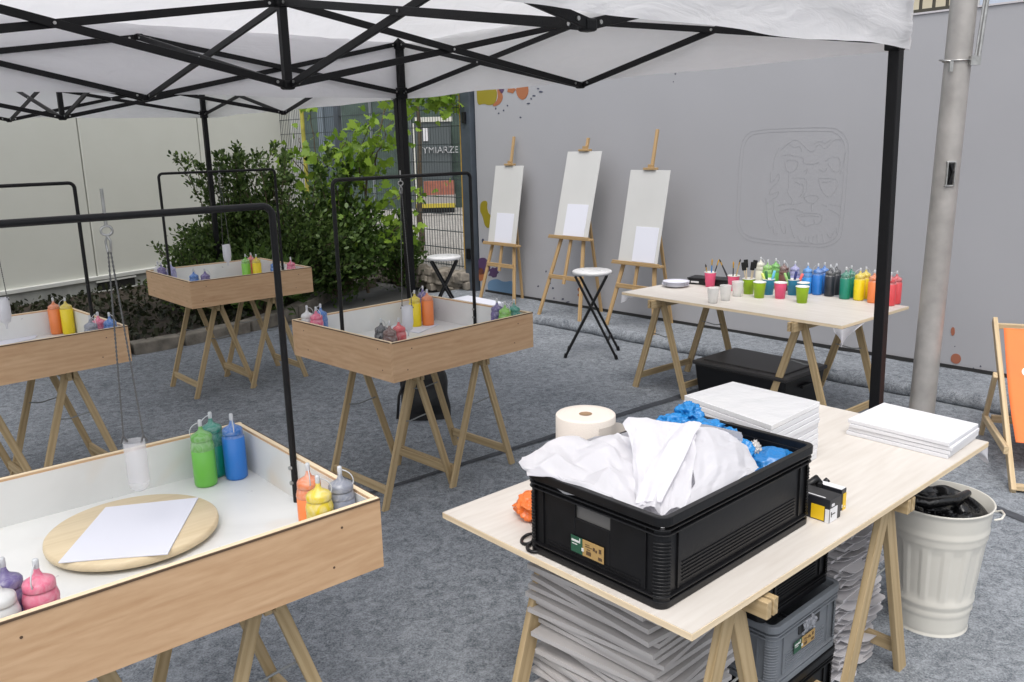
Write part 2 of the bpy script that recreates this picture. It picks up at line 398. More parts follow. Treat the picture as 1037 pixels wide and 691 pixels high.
# printed lion outline : shallow raised lines on the wall
LINEM = mat('embossed_line_grey', (.361, .361, .379), .55)
def ribbon(mb_, pts, w=.006, n=WD-.0008):
    pts = [onwall(*p, n) for p in pts]
    for i in range(len(pts)-1):
        p, q = pts[i], pts[i+1]
        if (q-p).length < 1e-4: continue
        d = (q-p).normalized(); p = p-d*w*.3; q = q+d*w*.3
        mb_.bar(p, q, w, .0008, WN.cross(d))
S4 = 642/130
def lp(pts): return [(740+x/S4, 120+y/S4) for x, y in pts]
def smooth(pts, it=2, closed=False):
    for _ in range(it):
        o = [] if closed else [pts[0]]
        rng_ = range(len(pts)) if closed else range(len(pts)-1)
        for i in rng_:
            a, b = pts[i], pts[(i+1) % len(pts)]
            o += [(a[0]*.75+b[0]*.25, a[1]*.75+b[1]*.25), (a[0]*.25+b[0]*.75, a[1]*.25+b[1]*.75)]
        if not closed: o.append(pts[-1])
        pts = o
    return pts
mb = MB()
out1 = [(120, 55), (480, 42), (545, 55), (585, 110), (590, 160), (560, 560), (540, 615), (470, 645), (420, 642), (110, 622), (50, 590), (25, 530), (28, 460), (45, 150), (70, 85)]
out2 = [(125, 70), (480, 60), (530, 72), (568, 120), (572, 165), (543, 550), (525, 600), (470, 628), (420, 628), (115, 605), (62, 575), (42, 530), (44, 460), (60, 155), (82, 100)]
for o_ in (out1, out2):
    s_ = smooth(o_, 2, True); ribbon(mb, lp(s_+[s_[0]]), .005)
lion = [
 [(250, 160), (285, 125), (330, 100), (375, 150), (410, 175), (440, 120), (470, 160), (520, 100), (560, 110)],
 [(285, 125), (320, 150), (345, 135), (355, 165)], [(410, 130), (450, 110), (470, 130), (500, 105)],
 [(250, 190), (290, 180), (330, 190), (370, 200), (355, 225), (410, 230), (440, 220)],
 [(270, 215), (275, 260), (300, 275), (330, 250), (340, 215), (300, 205), (275, 215)],
 [(470, 215), (500, 195), (540, 190), (550, 230), (540, 270), (510, 265), (485, 225)],
 [(290, 270), (288, 350), (280, 370), (310, 410), (300, 430)], [(240, 150), (215, 200), (210, 260)],
 [(200, 270), (195, 330), (230, 290), (240, 270), (245, 310), (195, 355), (190, 390), (240, 360), (238, 385), (180, 425)],
 [(175, 400), (180, 480), (190, 560), (215, 530), (210, 580), (235, 575)], [(215, 420), (215, 480), (235, 530)],
 [(305, 298), (380, 296), (380, 360), (355, 395)], [(320, 315), (345, 330), (362, 330), (362, 370), (345, 390)],
 [(440, 300), (515, 298), (540, 320), (520, 370), (490, 400), (450, 360), (438, 300)], [(455, 320), (500, 315)],
 [(365, 265), (385, 250), (375, 280)], [(440, 255), (470, 270), (480, 250)],
 [(365, 395), (400, 382), (440, 390), (430, 415), (405, 430), (375, 415), (365, 395)], [(403, 430), (403, 465)],
 [(230, 440), (270, 425), (320, 430), (360, 420)], [(240, 470), (290, 450), (330, 455), (360, 470)],
 [(490, 430), (530, 435), (550, 440)], [(490, 455), (530, 475), (545, 490)], [(455, 430), (480, 440)],
 [(325, 490), (350, 478), (400, 472), (450, 480), (460, 500), (440, 530), (410, 525), (380, 545), (350, 525), (330, 500)],
 [(350, 490), (400, 485), (440, 492)], [(365, 515), (370, 535)], [(415, 505), (420, 525)],
 [(245, 520), (255, 570), (275, 580), (270, 540)], [(295, 530), (310, 580), (320, 600)], [(335, 590), (345, 615), (370, 620), (375, 590)],
 [(390, 590), (388, 620), (410, 625), (412, 590)], [(430, 580), (432, 625)], [(455, 580), (465, 620)], [(480, 575), (495, 605), (520, 560)],
 [(525, 545), (530, 575)], [(575, 170), (560, 230), (545, 280)]]
for l_ in lion: ribbon(mb, lp(smooth(l_, 2)), .0034)
mb.build('lion_emblem', LINEM, root)
def splat(mb_, pts, mi=0, it=2, n=WD):
    s_ = smooth(pts, it, True); P = [onwall(*p, n) for p in s_]; mb_.prism(P, -WN*.003, mi)
def blob(cx, cy, rx, ry, k=12, jit=.25, seed=0, spikes=False):
    rr = random.Random(seed); o = []
    for i in range(k):
        a = 2*math.pi*i/k; j = 1+rr.uniform(-jit, jit)
        if spikes and i % 2: j *= .62
        o.append((cx+rx*j*math.cos(a), cy+ry*j*math.sin(a)))
    return o
Cs = dict(olive=(.27, .22, .015), rust=(.36, .13, .055), purple=(.085, .045, .11), steelblue=(.13, .23, .36), navy=(.06, .065, .10), brick=(.33, .12, .07), orange=(.45, .17, .08))
def spl(name, col, shapes):
    m_ = MB()
    for s_ in shapes: splat(m_, s_)
    m_.build(name, mat('paint_'+col, Cs[col], .5), root)
spl('paint_splash', 'olive', [[(483, 89), (492, 87), (501, 87), (504, 94), (502, 105), (495, 107), (490, 105), (484, 107), (483, 98)]])
spl('paint_splash', 'rust', [[(503, 88), (510, 96), (508, 104), (502, 108), (498, 107), (505, 101)], blob(529, 93, 7, 9, 9, .15, 4), blob(518, 91, 5, 4, 10, .2, 5, True)])
spl('paint_splash', 'olive', [[(487, 204), (494, 203), (493, 213), (498, 220), (499, 226), (495, 232), (491, 229), (489, 219), (486, 214)]])
spl('paint_splash', 'purple', [blob(489, 270, 7, 9, 12, .15, 2), blob(500, 276, 6, 7, 14, .2, 9, True), blob(508, 91, 3, 4, 8, .3, 7)])
spl('paint_splash', 'rust', [blob(487, 278, 4.3, 7, 10, .08, 3)])
spl('paint_splash', 'steelblue', [[(494, 285), (503, 282), (510, 286), (520, 284), (519, 292), (520, 299), (510, 300), (500, 300), (494, 294)]])
spl('paint_splash', 'brick', [blob(968, 363.5, 5.4, 5.3, 11, .08, 12), blob(965, 335.5, 2.2, 4.6, 9, .1, 13), blob(587, 293, 2, 2.5, 8, .2, 3), blob(586, 299, 1.2, 1.4, 8, .2, 4)])
dots = [(489, 244, 1.2, 2.4), (484, 257, 1, 2), (497, 245, 1, 1), (541, 97, 1.8, 1), (535, 105, 2.2, .8), (548, 93, 2, .9), (527, 119, 1, .8), (514, 107, .8, 1), (510, 112, .8, 1), (505, 115, .8, 1), (545, 90, 1.2, .7), (538, 100, .8, 1), (502, 110, .8, 1.2), (680, 71, 1.8, 1), (675, 69, .7, .7), (684, 75, .8, .8), (682, 83, .6, .6), (699, 69, .9, 1), (557, 287, 1, 1), (560, 292, 1, 1), (545, 290, .8, .8), (570, 303, 1.4, .8), (575, 306, 1.8, .8), (561, 302, 1, .6), (993, 371, .8, .9), (986, 373, .7, .8), (967, 351, .5, .6), (994, 30, .8, 1), (553, 275, .7, 1.2), (507, 265, .8, .8), (498, 232, .8, 1)]
spl('paint_speckle', 'navy', [blob(a, b, c, d, 7, .3, i) for i, (a, b, c, d) in enumerate(dots)])
# end post
root = thing('wall_end_post', 'dark slate steel post closing the left end of the grey wall', 'post', W(T_END+.09, WD+.02, 0))
mb = MB(); mb.box(W(T_END+.10, WD+.03, 1.26), (.17, .18, 2.6), WA+math.pi/2); mb.build('post_column', POSTM, root, bevel=.006)
mb = MB(); [mb.box(W(T_END+.10, WD-.075, z), (.05, .03, .12), WA+math.pi/2) for z in (.5, 2.0)]; mb.build('hinge', BLACKM, root, bevel=.004)

# building and railing behind the wall (top right corner)
root = thing('cream_building', 'cream rendered building behind the grey wall at the top right', 'building', W(0, 9.5, 0))
CREAM = mat('cream_render', (.62, .56, .42), .8, var=.04, vscale=3)
mb = MB(); mb.box(W(2.5, 10.6, 4), (13, 2, 8), WA+math.pi/2); mb.build('wall', CREAM, root)
WINT = (2.9, .6)
GL = mat('pale_window_glass', (.55, .62, .75), .08, spec=.8)
for tt in WINT:
    mb = MB(); mb.box(W(tt, 9.585, 3.9), (1.15, .05, 2.6), WA+math.pi/2); f_ = mb.build('window', mat('white_frame', (.7, .7, .7), .5), root, bevel=.01)
    mb = MB(); mb.box(W(tt, 9.552, 3.9), (1.0, .02, 2.45), WA+math.pi/2); mb.build('pane', GL, f_)
root = thing('steel_railing', 'dark vertical bar railing seen above the grey wall', 'railing', W(0, 7.2, 0))
mb = MB(); mb.box(W(4.85, 7.2, 2.625), (4.4, .05, .07), WA+math.pi/2); mb.box(W(4.85, 7.2, 3.9), (4.4, .05, .06), WA+math.pi/2); mb.build('rail', mat('dark_olive_steel', (.06, .055, .04), .6), root)
mb = MB()
for i in range(44): mb.bar(W(2.7+.1*i, 7.2, 2.6), W(2.7+.1*i, 7.2, 3.9), .018, .018)
mb.build('bar_row', mat('dark_olive_steel', (.06, .055, .04), .6), root)

# ------------------------------------------------------------------ container wall on the left
c0 = Vector((-5.6, 9.19, 0)); cd = Vector((.513, .858, 0)).normalized(); cn = Vector((cd.y, -cd.x, 0))
def Cp(t, n, z): return c0+cd*t+cn*n+Vector((0, 0, z))
cang = math.atan2(cd.y, cd.x)
def cont_mat():
    m, nt, b = nodes('offwhite_sandwich_panel'); b.inputs['Roughness'].default_value = .5
    tc = nt.nodes.new('ShaderNodeUVMap'); w = nt.nodes.new('ShaderNodeTexWave'); w.bands_direction = 'X'; w.inputs['Scale'].default_value = 4.5; w.inputs['Distortion'].default_value = 0
    nt.links.new(tc.outputs[0], w.inputs['Vector'])
    n = nt.nodes.new('ShaderNodeTexNoise'); n.inputs['Scale'].default_value = 1.7; n.inputs['Detail'].default_value = 5; nt.links.new(tc.outputs[0], n.inputs['Vector'])
    cr = nt.nodes.new('ShaderNodeValToRGB'); cr.color_ramp.elements[0].color = (.56, .57, .515, 1); cr.color_ramp.elements[1].color = (.64, .65, .60, 1)
    nt.links.new(n.outputs['Fac'], cr.inputs[0]); nt.links.new(cr.outputs[0], b.inputs['Base Color'])
    bp = nt.nodes.new('ShaderNodeBump'); bp.inputs['Strength'].default_value = .05; bp.inputs['Distance'].default_value = .002
    nt.links.new(w.outputs['Fac'], bp.inputs['Height']); nt.links.new(bp.outputs[0], b.inputs['Normal']); return m
CONTM = cont_mat(); CTRIM = mat('offwhite_trim', (.60, .61, .58), .5, var=.05, vscale=5)
root = thing('container_cabin', 'long off-white panel cabin wall standing left behind the planting bed', 'cabin', Cp(1.2, 0, 0), cang)
segs = [(-6, -.55), (-.53, 1.19), (1.21, 2.90), (2.92, 4.58)]
for a_, b_ in segs:
    mb = MB(); mb.box(Cp((a_+b_)/2, -.05, 1.65), (b_-a_, .1, 3.1), cang); mb.build('wall_panel', CONTM, root, bevel=.004)
mb = MB(); mb.box(Cp(-.7, -.07, 1.6), (10.6, .06, 3.0), cang); mb.build('panel_backing', mat('dark_joint', (.22, .22, .20), .8), root)
mb = MB(); mb.box(Cp(4.72, -.08, 1.65), (.26, .24, 3.2), cang); mb.build('corner_trim', CTRIM, root, bevel=.01)
mb = MB(); mb.box(Cp(-.6, .02, .245), (10.4, .05, .05), cang); mb.build('base_ledge', CTRIM, root, bevel=.006)
mb = MB(); mb.box(Cp(-.6, -.02, .13), (10.4, .07, .17), cang); mb.build('base_plinth', mat('grey_plinth', (.36, .37, .35), .7, var=.15, vscale=7), root)
mb = MB(); mb.box(Cp(1.42, .022, .14), (.50, .03, .12), cang); v_ = mb.build('vent', mat('vent_dark', (.01, .01, .01), .7), root)
mb = MB(); mb.box(Cp(1.42, .03, .2), (.54, .035, .018), cang); mb.box(Cp(1.42, .03, .08), (.54, .035, .018), cang)
mb.build('vent_frame', CTRIM, v_)
root = thing('ground_cable', 'black cable looping out of the cabin base beside the vent', 'cable', Cp(2.0, .1, .08))
mb = MB(); mb.tube([Cp(1.85+.55*k/12, .12+.1*math.sin(k/12*3.1), .08+.16*math.sin(min(1, k/9)*3.14*.6)) for k in range(13)], .008, 8); mb.build('cable_run', BLACKM, root)

# ------------------------------------------------------------------ rubble wall + mesh fence continuing the wall line
root = thing('rubble_wall', 'low rough rubble stone edging under the mesh fence', 'wall', W(8.5, WD+.05, 0))
mb = MB()
for i in range(46):
    for lay in range(3):
        t = 7.5+i*.09+random.uniform(-.02, .02); sz = (.09+.05*random.random(), .16+.08*random.random(), .07+.04*random.random())
        Mx = Matrix.Rotation(WA+math.pi/2+random.uniform(-.3, .3), 3, 'Z') @ Matrix.Rotation(random.uniform(-.25, .25), 3, 'X')
        mb.box(W(t, WD+.02+random.uniform(-.05, .05)-.02*lay, .05+lay*.085), sz, 0, 0, Mx)
mb.build('stone_courses', STONE, root, bevel=.015)
def fence_panel(t0, t1, z0, z1, label, gate=False):
    r_ = thing('mesh_gate' if gate else 'mesh_fence', label, 'gate' if gate else 'fence', W(t0, WD+.05, 0))
    m_ = MB(); k = int((t1-t0)/.05)
    for i in range(k+1): m_.bar(W(t0+i*.05, WD+.05, z0), W(t0+i*.05, WD+.05, z1), .006, .006)
    for i in range(int((z1-z0)/.2)+1):
        for dn in (.006, -.006): m_.bar(W(t0, WD+.05+dn, z0+.02+i*.2), W(t1, WD+.05+dn, z0+.02+i*.2), .008, .008)
    m_.build('wire_mesh', FENCEM, r_)
    for tt in (t0, t1):
        m_ = MB(); m_.box(W(tt, WD+.05, (z0+z1)/2), (.06, .05, z1-z0+.06), WA+math.pi/2); m_.build('post', POSTM, r_, bevel=.004)
    if gate:
        m_ = MB(); m_.bar(W(t0+.1, WD+.02, z0), W(t0+.1, WD+.02, z1), .03, .03); m_.build('latch_rail', mat('yellow_tape', (.5, .30, .04), .6), r_)
    return r_
fence_panel(7.50, 8.70, .30, 2.75, 'dark mesh gate panel between the grey wall end and the concrete post', True)
fence_panel(8.78, 10.2, .30, 2.75, 'dark mesh fence panel behind the maple sapling')
fence_panel(10.25, 11.9, .30, 2.75, 'dark mesh fence panel next to the white cabin corner')
root = thing('concrete_post', 'pale grey round fence post beside the black tent leg', 'post', W(8.55, WD-.1, 0))
mb = MB(); mb.tube([W(8.55, WD-.1, 0), W(8.55, WD-.1, 2.7)], .055, 16); mb.build('post_shaft', mat('grey_concrete', (.26, .26, .25), .8, var=.1, vscale=10), root)
mb = MB(); mb.lathe([(.0, 2.72), (.06, 2.715), (.062, 2.69), (.0, 2.69)], W(8.55, WD-.1, 0), 16); mb.build('post_cap', POSTM, root)
root = thing('steel_gate_post', 'broad blue grey steel post pair seen through the maple leaves', 'post', aty(342, 240, 13.2)*1)
b_ = aty(342, 240, 13.2); b_.z = 0
for dx in (-.13, .13):
    mb = MB(); mb.box((b_.x+dx, b_.y, 1.6), (.09, .09, 3.2)); mb.build('post', mat('light_blue_steel', (.18, .22, .26), .5), root, bevel=.005)
mb = MB(); mb.box((b_.x, b_.y+.02, 1.6), (.2, .04, 3.0)); mb.build('infill_plate', mat('blue_steel', (.11, .14, .17), .5), root)
root = thing('yellow_marker_post', 'thin yellow pole standing behind the shrubs near the cabin corner', 'pole', (aty(315, 240, 11.2).x, 11.2, 0))
mb = MB(); mb.tube([(aty(315, 240, 11.2).x, 11.2, 0), (aty(315, 240, 11.2).x, 11.2, 2.6)], .026, 10); mb.build('pole_shaft', mat('yellow_paint', (.34, .31, .05), .7, var=.3, vscale=9), root)
mb = MB(); mb.tube([(aty(315, 240, 11.2).x, 11.2, 2.6), (aty(315, 240, 11.2).x, 11.2, 2.63)], .04, 10); mb.build('pole_cap', POSTM, root)

# ---- across the street
YB = 21.0
def bx(mb_, x0, y0, x1, y1, Y, th=.06, mi=0):
    a, b = aty(x0, y0, Y), aty(x1, y1, Y)
    mb_.box(((a.x+b.x)/2, Y+th/2, (a.z+b.z)/2), (abs(a.x-b.x), th, abs(a.z-b.z)), 0, mi)
root = thing('green_hoarding', 'dark green screened fence across the street behind the mesh gate', 'hoarding', (-4, YB+.3, .2))
mb = MB(); mb.box((-3.8, YB+.4, 1.7), (11, .08, 3.2)); mb.build('hoarding_board', mat('dark_green_screen', (.055, .085, .07), .8, var=.3, vscale=6), root)
mb = MB()
for i in range(12): mb.box((-9+i*.95, YB+.33, 1.75), (.06, .05, 3.3))
mb.build('upright_row', mat('grey_post_far', (.14, .16, .17), .6), root)
root = thing('framed_notice_door', 'white framed dark door with lettering across the street', 'door', (aty(441, 212, YB).x, YB, .2))
mb = MB(); bx(mb, 419, 121, 459, 212, YB, .05); mb.build('door_panel', mat('dark_grey_panel', (.075, .09, .095), .5), root)
mb = MB(); bx(mb, 420, 119, 458, 123, YB-.04, .05); bx(mb, 457, 113, 460.5, 216, YB-.04, .05); bx(mb, 419, 125, 421.5, 216, YB-.04, .05)
mb.build('door_frame', mat('pale_frame', (.55, .55, .50), .6), root)
mb = MB(); bx(mb, 428, 130, 434, 143, YB-.03, .03); mb.build('notice_sheet', mat('sheet_far', (.6, .6, .62), .7), root)
fc = bpy.data.curves.new('sign_lettering', 'FONT'); fc.body = 'YMIARZE'; fc.size = .215; fc.extrude = .008
p0 = aty(428, 155.5, YB-.04)
fo = bpy.data.objects.new('sign_lettering', fc); me = bpy.data.meshes.new_from_object(fo); bpy.data.objects.remove(fo)
lo = bpy.data.objects.new('sign_lettering', me); COL.objects.link(lo); lo.parent = root
lo.matrix_local = WM[root.name].inverted() @ (Matrix.Translation(p0) @ Matrix.Rotation(R(90), 4, 'X'))
lo.data.materials.append(mat('letter_white', (.42, .43, .44), .6))
root = thing('red_brick_plinth', 'low red brick wall across the street below the lettering', 'wall', (aty(444, 190, YB-1).x, YB-1, .2))
mb = MB(); bx(mb, 429, 184, 460, 199, YB-1, .25); mb.build('brick_face', mat('red_brick_far', (.30, .11, .075), .85, var=.25, vscale=9), root)
mb = MB(); bx(mb, 428, 198, 461, 208, YB-1.02, .3); mb.build('base_course', mat('pale_stone_far', (.33, .31, .29), .85), root)
root = thing('road_barrier', 'low yellow and black barrier lying across the street', 'barrier', (aty(442, 211, YB-2).x, YB-2, .2))
mb = MB(); bx(mb, 421, 207, 461, 210.5, YB-2, .1); mb.build('barrier_beam', mat('barrier_yellow', (.45, .36, .04), .6), root)
mb = MB(); bx(mb, 421, 211, 460, 215.5, YB-2, .12); mb.build('barrier_base', BLACKM, root)
root = thing('street_wall', 'grey wall stretch across the street behind the shrubs', 'wall', (-9, YB+3, .2))
mb = MB(); mb.box((-11, YB+3, 1.4), (12, .2, 2.4)); mb.build('wall_face', mat('grey_render_far', (.22, .25, .26), .8, var=.15, vscale=2), root)
mb = MB(); mb.box((-11, YB+3, 2.64), (12.1, .3, .08)); mb.build('coping', mat('pale_stone_far', (.33, .31, .29), .85), root)

# ------------------------------------------------------------------ vegetation
def leaf_cloud(name, pts, dirs, size, m, parent, shape='oval', seed=1):
    rr = np.random.default_rng(seed); n = len(pts)
    P = np.array(pts, float); D = np.array(dirs, float); D += rr.normal(0, .55, D.shape); D /= np.linalg.norm(D, axis=1)[:, None]
    U = rr.normal(0, 1, (n, 3)); S = np.cross(D, U); S /= np.linalg.norm(S, axis=1)[:, None]; Nn = np.cross(D, S)
    sz = (size*rr.uniform(.6, 1.3, n))[:, None]
    if shape == 'oval': tpl = [(0, 0, 0), (.35, .28, .06), (.75, .22, .05), (1, 0, -.05), (.75, -.22, .05), (.35, -.28, .06)]
    elif shape == 'maple': tpl = [(0, 0, 0), (.05, .35, .02), (.28, .55, -.04), (.40, .28, .02), (.62, .42, -.02), (.70, .16, .02), (1.0, 0, -.08), (.70, -.16, .02), (.62, -.42, -.02), (.40, -.28, .02), (.28, -.55, -.04), (.05, -.35, .02)]
    else: tpl = [(0, 0, 0), (.5, .16, .05), (1, 0, -.12), (.5, -.16, .05)]
    k = len(tpl); V = np.empty((n, k, 3))
    for j, (a, b, c) in enumerate(tpl): V[:, j] = P+sz*(D*a+S*b+Nn*c)
    Mi = WM[parent.name].inverted(); V = V.reshape(-1, 3)-np.array(WM[parent.name].translation)
    me = bpy.data.meshes.new(name); me.vertices.add(n*k); me.vertices.foreach_set('co', V.ravel())
    me.loops.add(n*k); me.loops.foreach_set('vertex_index', np.arange(n*k)); me.polygons.add(n)
    me.polygons.foreach_set('loop_start', np.arange(n)*k); me.polygons.foreach_set('loop_total', np.full(n, k))
    me.update(calc_edges=True); me.materials.append(m)
    o = bpy.data.objects.new(name, me); COL.objects.link(o); o.parent = parent; return o
def shrub(name, label, base, rad, h, nst, nlf, size, m, shoots=8, shoot_h=.5, seed=3, shape='oval', cat='shrub', group=None, ysq=.6):
    rr = random.Random(seed); r_ = thing(name, label, cat, base, 0, group); st = MB(); pts = []; dirs = []
    bx_, by_ = base[0], base[1]
    for i in range(nst):
        a = rr.uniform(0, 2*math.pi); q = math.sqrt(rr.random()); ex, ey = math.cos(a)*rad*q, math.sin(a)*rad*q*ysq
        top = h*(1-.45*q*q)*rr.uniform(.55, 1.0)
        if i < shoots: top = h+rr.uniform(.1, 1)*shoot_h; ex *= .95
        pl = []
        for k in range(9):
            f = k/8; x = ex*(f**.8)*1.0+ .05*noise.noise(Vector((i*3.1, f*3, 0))); y = ey*(f**.8)+.05*noise.noise(Vector((i*3.1, f*3, 9))); z = top*math.sin(f*1.45)/math.sin(1.45)
            pl.append(Vector((bx_+x, by_+y, base[2]+z)))
        st.tube(pl, [.009*(1-.75*k/8) for k in range(9)], 4, cap=False)
        per = nlf//nst
        for j in range(per):
            f = rr.random()**.55*8; k = min(7, int(f)); p = pl[k].lerp(pl[k+1], f-k); d = (pl[k+1]-pl[k]).normalized()
            sp = (.11 if i >= shoots else .035)*(1-.4*f/8)
            o_ = Vector((rr.gauss(0, 1), rr.gauss(0, 1), rr.gauss(0, .7)))*sp
            pts.append(p+o_); dirs.append((o_.normalized()*.7+d*.6+Vector((0, 0, .3))))
    st.build('stem', BARK, r_)
    leaf_cloud('foliage', pts, dirs, size, m, r_, shape, seed)
    return r_
shrub('dark_shrub', 'tall dark evergreen shrub with arching shoots in front of the white cabin', (-2.98, 9.3, .07), .72, 1.22, 110, 17000, .046, LEAFD, 22, .60, 3)
shrub('dark_shrub', 'dense dark shrub in the middle of the planting bed below the maple leaves', (-2.45, 9.25, .07), .85, 1.28, 110, 15000, .05, LEAFD, 12, .35, 5)
shrub('green_shrub', 'greener leafy shrub beside the black tent leg', (-1.95, 9.55, .07), .7, 1.25, 80, 8000, .06, LEAFM, 8, .3, 8)
shrub('broadleaf_plant', 'low broad-leaved plant at the front of the planting bed', (-2.52, 8.55, .07), .42, .75, 26, 900, .13, LEAFM, 0, .1, 11, 'lance')
shrub('low_shrub', 'low straggling shrub whose twigs reach behind the far tray table', (-3.2, 8.7, .07), .50, .66, 50, 4500, .040, LEAFD, 6, .15, 17)
shrub('green_shrub', 'small bushy shrub by the fence foot right of the tent leg', (-1.35, 10.15, .07), .28, .75, 34, 2600, .05, LEAFM, 3, .15, 21)
# maple sapling
def maple(label, stems, seed, base):
    rr = random.Random(seed); r_ = thing('maple_sapling', label, 'tree', base); st = MB(); pts = []; dirs = []
    for (pl, r0, dens, spread) in stems:
        dens = int(dens*1.5)
        pl = [Vector(p) for p in pl]; n = 14; P = []
        for k in range(n+1):
            f = k/n*(len(pl)-1); i = min(int(f), len(pl)-2); p = pl[i].lerp(pl[i+1], f-i)+Vector((rr.gauss(0, .012), rr.gauss(0, .012), 0)); P.append(p)
        st.tube(P, [max(.004, r0*(1-.8*k/n)) for k in range(n+1)], 6, cap=False)
        for j in range(dens):
            f = rr.uniform(.15, 1)*n; k = min(n-1, int(f)); p = P[k].lerp(P[k+1], f-k)
            o_ = Vector((rr.gauss(0, 1), rr.gauss(0, 1), rr.gauss(0, .8)))*spread
            pts.append(p+o_); dirs.append(Vector((o_.x, o_.y-.25*spread, -.4*spread)).normalized()+Vector((0, 0, -.15)))
    st.build('branch', BARK, r_); leaf_cloud('foliage', pts, dirs, .098, LEAFB, r_, 'maple', seed); return r_
Y0 = 9.7
def A(px, py, Y=Y0): return aty(px, py, Y)
b0 = Vector((A(372, 290).x, Y0, .07))
maple('young maple with bright yellow green leaves between cabin and tent leg', [
    ([b0, A(368, 230), A(374, 170), A(392, 100), A(400, 60)], .02, 45, .11),
    ([A(368, 235), A(355, 200), A(345, 165, 9.6), A(350, 140, 9.5)], .012, 42, .10),
    ([A(374, 180), A(385, 150, 9.5), A(398, 118, 9.4)], .012, 60, .12),
    ([A(370, 200), A(360, 160, 9.5), A(376, 120, 9.4)], .012, 55, .11),
    ([A(368, 235), A(385, 210, 9.5), A(402, 200, 9.4), A(425, 190, 9.4)], .010, 34, .09),
    ([A(368, 250), A(350, 225, 9.5), A(335, 185, 9.5)], .010, 34, .10),
    ([A(370, 240), A(395, 240, 9.4), A(415, 215, 9.3)], .010, 30, .09)], 31, b0)
b1 = Vector((A(318, 290, 10.0).x, 10.0, .07))
maple('slim young maple with few large leaves close to the cabin corner', [
    ([b1, A(318, 230, 10), A(322, 180, 10), A(316, 130, 9.9), A(312, 90, 9.9)], .014, 26, .09),
    ([A(320, 200, 10), A(300, 165, 9.8), A(285, 150, 9.7)], .009, 20, .09),
    ([A(320, 185, 10), A(338, 160, 9.8), A(352, 150, 9.7)], .009, 20, .08),
    ([A(320, 190, 10), A(305, 160, 9.8), A(302, 140, 9.7)], .007, 10, .06),
    ([A(318, 110, 10), A(300, 108, 9.8)], .006, 7, .04)], 37, b1)
b2 = W(9.9, WD+1.1, .2)
top = b2+Vector((0, 0, 3.6))
maple('maple tree behind the fence whose leafy branch hangs over the gate', [
    ([b2, b2+Vector((.05, 0, 1.8)), top], .05, 12, .3),
    ([b2+Vector((0, 0, 2.9)), A(405, 84, 10.2), A(430, 92, 10.0), A(470, 98, 9.9)], .018, 110, .13),
    ([b2+Vector((0, 0, 2.8)), A(400, 95, 10.2), A(415, 112, 10.1)], .012, 36, .09),
    ([b2+Vector((0, 0, 3.0)), A(420, 78, 10), A(445, 88, 9.8), A(462, 108, 9.8)], .012, 60, .10)], 41, b2)
# ground cover in the bed
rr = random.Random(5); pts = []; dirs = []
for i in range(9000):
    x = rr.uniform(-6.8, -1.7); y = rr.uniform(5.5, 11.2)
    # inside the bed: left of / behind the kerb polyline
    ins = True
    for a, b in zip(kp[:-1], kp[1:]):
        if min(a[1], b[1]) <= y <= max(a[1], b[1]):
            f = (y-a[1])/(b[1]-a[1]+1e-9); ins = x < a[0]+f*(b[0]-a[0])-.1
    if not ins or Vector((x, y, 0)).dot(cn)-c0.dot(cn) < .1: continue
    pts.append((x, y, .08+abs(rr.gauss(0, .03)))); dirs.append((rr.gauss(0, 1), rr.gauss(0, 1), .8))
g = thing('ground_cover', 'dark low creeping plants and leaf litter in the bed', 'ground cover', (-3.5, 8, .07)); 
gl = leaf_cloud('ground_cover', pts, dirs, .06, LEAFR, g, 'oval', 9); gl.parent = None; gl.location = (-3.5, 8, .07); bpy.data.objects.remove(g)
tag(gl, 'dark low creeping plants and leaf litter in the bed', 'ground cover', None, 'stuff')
# trees far across the street
def far_tree(x, y, h, r, seed, label):
    rr = random.Random(seed); r_ = thing('street_tree', label, 'tree', (x, y, .2), 0, 'trees across the street'); st = MB()
    st.tube([(x, y, .2), (x+.1, y, h*.45), (x-.1, y, h*.8)], [.22, .15, .06], 8); pts = []; dirs = []
    for i in range(9):
        a = rr.uniform(0, 6.28); e_ = Vector((x+math.cos(a)*r*.8, y+math.sin(a)*r*.8, h*rr.uniform(.45, .95))); st.tube([(x, y, h*.4), e_], [.08, .02], 5)
        for j in range(330):
            o_ = Vector((rr.gauss(0, 1), rr.gauss(0, 1), rr.gauss(0, .8))); pts.append(e_+o_*r*.33); dirs.append(o_)
    st.build('trunk', BARK, r_); leaf_cloud('crown', pts, dirs, .30, LEAFM, r_, 'oval', seed)
far_tree(-7.5, 25.5, 6.5, 2.6, 1, 'leafy street tree left of the lettering across the street')
far_tree(-3.0, 25, 7, 2.6, 2, 'leafy street tree right behind the green hoarding')
far_tree(-12.5, 27, 7, 2.8, 3, 'leafy street tree far left behind the grey street wall')

